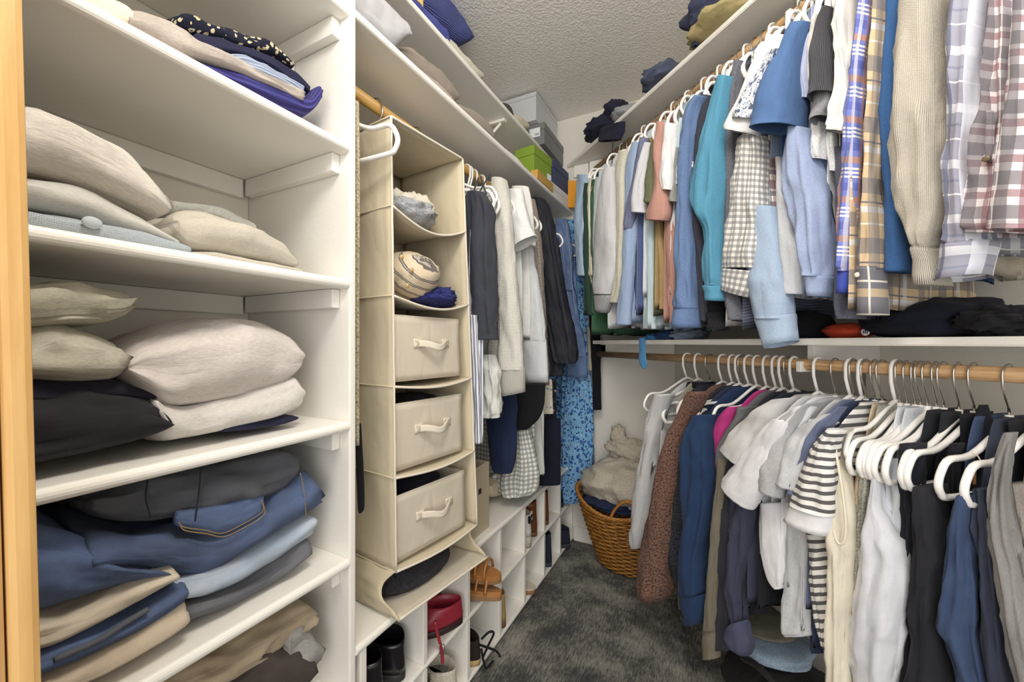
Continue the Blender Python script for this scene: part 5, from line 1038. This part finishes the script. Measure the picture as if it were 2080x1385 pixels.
blob('trousers', 'dark laundry under the blanket in the basket', 'trousers', Vector((-.43, 2.05, .385)), AXY, (.185, .135, .035), m_nv, .15, 2.4)
# ================================================================== duffel and folded things under the lower rod
DF = thing('duffel_bag', 'dark brown soft duffel bag on the carpet under the hanging tees', 'bag', tuple(pZ(1640, 1345, .0)))
m_bag = f('dark duffel', '2a2526', amt=.9, contrast=.25, rough=.6)
c = pR(1650, 1330, .02); blob('bag_body', '', '', Vector((c.x, c.y, .10)), AXR, (.27, .17, .105), m_bag, .10, 1.8, DF, .001)
wire('bag_handle', [rodp(c.dot(UR)-.16, .10, .19), rodp(c.dot(UR)-.08, .13, .23), rodp(c.dot(UR)+.02, .14, .22), rodp(c.dot(UR)+.10, .12, .19)], .010, m_bag, DF, 8, 24)
c = pR(1560, 1262, -.02); blob('jeans', 'folded washed blue jeans on the duffel bag', 'jeans', Vector((c.x, c.y, .222)), AXR, (.13, .13, .022), f('washed blue', '7b8fa3', 'heather'), .12, 2)
c = pR(1545, 1240, -.02); blob('t_shirt', 'folded olive tee on the washed blue jeans', 't-shirt', Vector((c.x, c.y, .262)), AXR, (.10, .10, .018), m_taupe, .12, 2)
# ================================================================== bin and bag on the cubby
CT = CZT+.0225
t = thing('storage_bin', 'taupe fabric storage bin on the shoe cubby behind the organizer', 'bin', (-.90, 1.26, CT))
M_bin = card('taupe linen bin', 'b4a78f', .8); X0, X1, Y0, Y1 = -1.06, -.79, 1.205, 1.345
for nm, lo, hi in (('wall_panel', (X0, Y0, CT), (X1, Y0+.005, CT+.26)), ('wall_panel', (X0, Y1-.005, CT), (X1, Y1, CT+.26)), ('wall_panel', (X0, Y0+.0055, CT), (X0+.005, Y1-.0055, CT+.26)), ('wall_panel', (X1-.005, Y0+.0055, CT), (X1, Y1-.0055, CT+.26)), ('base', (X0+.0055, Y0+.0055, CT), (X1-.0055, Y1-.0055, CT+.004))): box(nm, lo, hi, M_bin, t, .0015)
box('grommet', (X1+.0002, (Y0+Y1)/2-.010, CT+.155), (X1+.002, (Y0+Y1)/2+.010, CT+.175), plastic('dark grommet', '2b2a28'), t, .0008)
fold_px('tote_bag', 'cream canvas tote slumped on the shoe cubby', 'bag', [(1000,985,1010),(1016,968,1014),(1034,972,1004),(1046,990,1000)], -.86, .10, f('cream tote', 'd0c3a4'), n=20)
bpy.data.objects['tote_bag'].data.transform(Matrix.Translation((0, 0, 0)))
# ================================================================== shoes in the cubbies
def shoe(name, label, P, yaw, Ln, Wd, ht, m_up, m_sole, m_in, sole=.022, heel=0, open_=.52, vamp=.5, cat='shoe', group=None):
    """P: middle of the heel edge on the shelf; the toe points along the local -X (into the cubby) for yaw 0"""
    t = thing(name, label, cat, tuple(P), group, math.radians(yaw)); n = 30
    def outline(Lf, k=1.0, w=1.0):
        o = []
        for i in range(n):
            a = 2*math.pi*i/n; u = (1-math.cos(a))/2; s = 1 if a < math.pi else -1
            wd = (.36+.14*math.sin(math.pi*min(1, u*1.05))**.8+.07*math.sin(math.pi*u*1.4-.9))*math.sin(math.pi*min(1, max(0, u))**.8*.999+.0005)**.42
            o.append((-u*Ln*Lf, s*wd*Wd*w*k))
        return o
    def ringz(o, z, dx=0): return [Vector((x+dx, y, z+(heel*(1-min(1, -x/(Ln*.55))) if heel else 0))) for x, y in o]
    def mk(nm, rings, mat, c0, c1):
        bm = bmesh.new(); uvl = bm.loops.layers.uv.new('UVMap'); V = [[bm.verts.new(p) for p in r] for r in rings]
        for i in range(len(rings)-1):
            for k in range(n):
                f_ = bm.faces.new((V[i][k], V[i][(k+1) % n], V[i+1][(k+1) % n], V[i+1][k])); f_.smooth = True
                for lp in f_.loops: lp[uvl].uv = (lp.vert.co.x+lp.vert.co.z, lp.vert.co.y)
        if c0: bm.faces.new(V[0][::-1])
        if c1: bm.faces.new(V[-1])
        bmesh.ops.recalc_face_normals(bm, faces=bm.faces); return obj(nm, bm, mat, t)
    mk('sole', [ringz(outline(1, 1.0), .001), ringz(outline(1, 1.03), sole*.5), ringz(outline(1, 1.0), sole)], m_sole, True, True)
    if heel:
        hb = [[Vector((-.004-.032*(1-math.cos(a))/2*2, .024*math.sin(a), z)) for a in [2*math.pi*i/n for i in range(n)]] for z in (.0005, heel*.5, heel+.004)]
        mk('heel', hb, m_sole, True, True)
    R = [ringz(outline(.99, .97), sole), ringz(outline(.985, 1.0), sole+ht*.22), ringz(outline(.93, .98), sole+ht*.42, -.002), ringz(outline((.93+open_)/2, .94), sole+ht*.62, -.004), ringz(outline(open_, .86), sole+ht*.85, -.005), ringz(outline(open_*.94, .82), sole+ht, -.006)]
    R += [ringz(outline(open_*.90, .76), sole+ht*.985, -.008), ringz(outline(open_*.88, .74), sole+ht*.5, -.009)]
    mk('upper', R, m_up, True, False)
    mk('insole', [ringz(outline(open_*.86, .72), sole+ht*.16, -.010), ringz(outline(open_*.5, .4), sole+ht*.162, -.03)], m_in, False, True)
    return t
def leather(nm, c, r=.35): return plastic(nm, c, r)
lb, lr, lt, ls = leather('black leather', '16151a', .25), leather('red leather', '9c2a3c', .35), leather('tan leather', 'a8713f', .45), leather('tan sole', '8a6a44', .6)
m_in = f('beige insole', 'cfc6b4'); z1, z0 = .2445, .0225
cy = lambda k: (CY[k]+CY[k+1])/2
XH = XF-.004
shoe('clog', 'black leather clog with its heel turned outward', Vector((XH-.01, cy(0)-.045, z1)), 6, .24, .095, .10, lb, leather('black sole', '222022', .6), lt)
shoe('clog', 'black leather clog resting tilted over the other clog', Vector((XH-.015, cy(0)+.042, z1)), -4, .24, .095, .085, lb, leather('black sole', '222022', .6), lt)
shoe('boot', 'brown leather shoe beside the clogs in the first cubby', Vector((XH-.02, cy(0)-.02, z0)), 0, .25, .09, .09, leather('chestnut', '5f3520', .4), leather('black sole', '222022', .6), lt)
t = shoe('mary_jane', 'red leather mary jane with a buckled strap hanging out', Vector((XF-.004, cy(1)+.085, z1)), 48, .225, .082, .062, lr, leather('dark red sole', '301a1e', .5), m_in, open_=.62)
wire('strap', [pX(x, y, XF+.010) for x, y in [(884,1262),(889,1288),(894,1308),(898,1328),(899,1346)]], .0052, lr, t, 6, 20)
wire('buckle', [pX(x, y, XF+.018) for x, y in [(891,1310),(902,1308),(904,1324),(893,1326)]], .0012, M_metal, t, 6, None, closed=True)
cu = bpy.data.curves.new('size', 'FONT'); cu.body = '37'; cu.size = .012; co = bpy.data.objects.new('tmp', cu); COL.objects.link(co)
me = bpy.data.meshes.new_from_object(co.evaluated_get(bpy.context.evaluated_depsgraph_get())); bpy.data.objects.remove(co)
o = obj('size_print', me, plastic('print ink', '3a3a34', .7), t); o.location = (-.045, -.006, .0335); o.rotation_euler = (0, 0, math.pi/2)
shoe('mary_jane', 'red leather mary jane standing behind the buckled one', Vector((XF-.105, cy(1)+.10, z1)), 44, .225, .080, .066, lr, leather('dark red sole', '301a1e', .5), leather('brown lining', '5a2f26', .5), open_=.62)
shoe('slipper', 'white woven slip-on shoe in the lower row', Vector((XH+.005, cy(1)+.040, z0)), 5, .24, .088, .07, f('white woven', 'd4ccbb', 'knit', sc=.6), leather('cream sole', 'cdbd98', .6), m_in)
shoe('slipper', 'white woven slip-on shoe pushed back in the lower row', Vector((XH-.03, cy(1)-.05, z0)), -3, .24, .088, .075, f('white woven', 'd4ccbb', 'knit', sc=.6), leather('cream sole', 'cdbd98', .6), m_in)
def sandal(name, label, P, yaw, roll, m_up, m_sole, Ln=.235, lift=.02, m_bed=None):
    t = thing(name, label, 'sandal', tuple(P), None, math.radians(yaw)); t.rotation_euler = (math.radians(roll), 0, math.radians(yaw)); n = 28
    def oz(z, k): return [Vector((-(1-math.cos(a))/2*Ln, (1 if a < math.pi else -1)*k*(.040*math.sin(math.pi*((1-math.cos(a))/2)**.85)**.45+.0005), z)) for a in [2*math.pi*i/n for i in range(n)]]
    for nm, za, zb, mt in (('sole', .001, lift*.6, m_sole), ('midsole', lift*.6, lift, lt), ('footbed', lift, lift+.006, m_bed or m_in)):
        bm = bmesh.new(); A = [bm.verts.new(p) for p in oz(za, 1 if nm != 'footbed' else .94)]; B = [bm.verts.new(p) for p in oz(zb, 1 if nm != 'footbed' else .94)]
        bm.faces.new(A[::-1]); bm.faces.new(B)
        for k in range(n): bm.faces.new((A[k], A[(k+1) % n], B[(k+1) % n], B[k]))
        bmesh.ops.recalc_face_normals(bm, faces=bm.faces); obj(nm, bm, mt, t)
    for fx in (.30, .62, .78):
        pts = [(-Ln*fx, .041*math.cos(a), lift+.050*math.sin(a)) for a in [math.pi*k/14 for k in range(15)]]
        o = wire('strap', pts, .005, None, None, 6); o.data.materials.append(m_up); o.parent = t
    return t
sandal('sandal', 'tan leather sandal with layered sole sticking out of the cubby', Vector((XF-.165, cy(2)-.045, z1+.004)), 192, 8, lt, ls, .235, .026, lt)
sandal('sandal', 'tan leather sandal lying on top of the protruding one', Vector((XF-.175, cy(2)-.01, z1+.062)), 186, -6, lt, ls, .235, .026, lt)
t = shoe('espadrille', 'dark espadrille with long black ribbon laces trailing out', Vector((XH+.006, cy(2)-.045, z0)), 5, .235, .082, .07, f('black suede', '2b2420'), leather('rope sole', 'b79a6a', .8), lt)
for pts in ([(.0, .01, .085), (.02, .035, .10), (.03, .055, .085), (.022, .03, .06), (.012, .0, .03)], [(.0, -.01, .08), (.022, .03, .045), (.036, .065, .012), (.045, .082, -.018)], [(.005, .0, .06), (.018, -.01, .03), (.030, -.012, .005), (.036, .012, .003), (.040, .03, .002)]):
    o = wire('lace', pts, .0042, None, None, 6, 24); o.data.materials.append(m_blk); o.parent = t
shoe('pump', 'brown block-heeled pump deep in the fourth cubby', Vector((XH-.03, CY[3]+.06, z1)), 0, .22, .075, .05, lt, leather('brown sole', '6a4a2c', .5), m_in, heel=.05)
shoe('boot', 'ochre suede ankle boot in the lower row of the fourth cubby', Vector((XH, CY[3]+.048, z0)), 0, .235, .078, .115, f('ochre suede', 'a98c54'), leather('brown sole', '6a4a2c', .5), m_in, open_=.42)
t = shoe('sneaker', 'white sneaker with a black lettered heel tab', Vector((XH+.008, CY[4]+.055, z1)), 0, .255, .088, .105, f('sneaker knit', 'd9d8d2', 'knit'), f('sneaker sole', 'b8b49c'), m_in, sole=.05, open_=.40)
o = box('heel_tab', (-.006, -.022, .118), (.0035, .022, .150), m_blk, None, .002); o.parent = t
cu = bpy.data.curves.new('tab', 'FONT'); cu.body = 'YE'; cu.size = .024; cu.align_x = 'CENTER'; co = bpy.data.objects.new('tmp', cu); COL.objects.link(co)
me = bpy.data.meshes.new_from_object(co.evaluated_get(bpy.context.evaluated_depsgraph_get())); bpy.data.objects.remove(co)
o = obj('tab_lettering', me, card('tab white', 'eeeeec'), t); o.location = (.0042, 0, .126); o.rotation_euler = (math.pi/2, 0, math.pi/2)
o = wire('pull_loop', [(0, -.012, .148), (.002, -.006, .166), (.002, .006, .166), (0, .012, .148)], .003, None, None, 6, 14); o.data.materials.append(f('sneaker loop', 'c9bfa4')); o.parent = t
shoe('boot', 'brown leather ankle boot beside the lettered sneaker', Vector((XH-.01, CY[4]+.165, z1)), 0, .25, .085, .15, leather('cognac', '6f3f1e', .35), leather('brown sole', '6a4a2c', .5), lt, open_=.42)
sandal('sandal', 'beige strappy sandal with a bow in the lower row', Vector((XH+.02, CY[4]+.075, z0)), 4, 0, f('beige strap', 'c4b29e'), ls)
shoe('boot', 'brown leather ankle boot alone in the sixth cubby', Vector((XH-.005, CY[5]+.075, z1)), 0, .25, .085, .15, leather('cognac', '6f3f1e', .35), leather('brown sole', '6a4a2c', .5), lt, open_=.42)
shoe('sneaker', 'navy canvas sneaker stored on edge in the lower row', Vector((XH+.008, CY[5]+.085, z0)), 0, .25, .085, .15, f('navy canvas', '262a3c'), f('navy sole', '3a3d4c'), m_in, open_=.5)
shoe('shoe', 'black shoe in the last upper cubby beside the back wall', Vector((XH-.01, CY[6]+.085, z1)), 0, .25, .085, .08, lb, leather('black sole', '222022', .6), lt)
shoe('slipper', 'navy soft slipper in the last lower cubby', Vector((XH+.03, CY[6]+.09, z0)), 10, .25, .095, .08, f('navy canvas', '262a3c'), f('navy sole', '3a3d4c'), m_in)
# ================================================================== pieces that belong to a part
SUB = {'cuff': ('sleeve', 'skirt'), 'sleeve_hem': ('sleeve',), 'sleeve_tab': ('sleeve',), 'white_block': ('sleeve',), 'stitching': ('strap_handle',), 'handle_patch': ('strap_handle',), 'label_print': ('size_label',), 'badge_mark': ('badge',),
       'pocket_stitching': ('patch_pocket',), 'buckle': ('strap',), 'tab_lettering': ('heel_tab',), 'size_print': ('insole',), 'bracket_arm': ('bracket',), 'pull_loop': ('heel_tab',), 'rim': ('front',), 'casing_bead': ('casing',), 'leather_tag': ('tag_string',)}
base = lambda o: o.name.split('.')[0]
for o in list(bpy.data.objects):
    p = o.parent
    if p is None or base(o) not in SUB or p.parent is not None: continue
    for want in SUB[base(o)]:
        c = [q for q in p.children if base(q) == want]
        if c: o.parent = c[0]; break
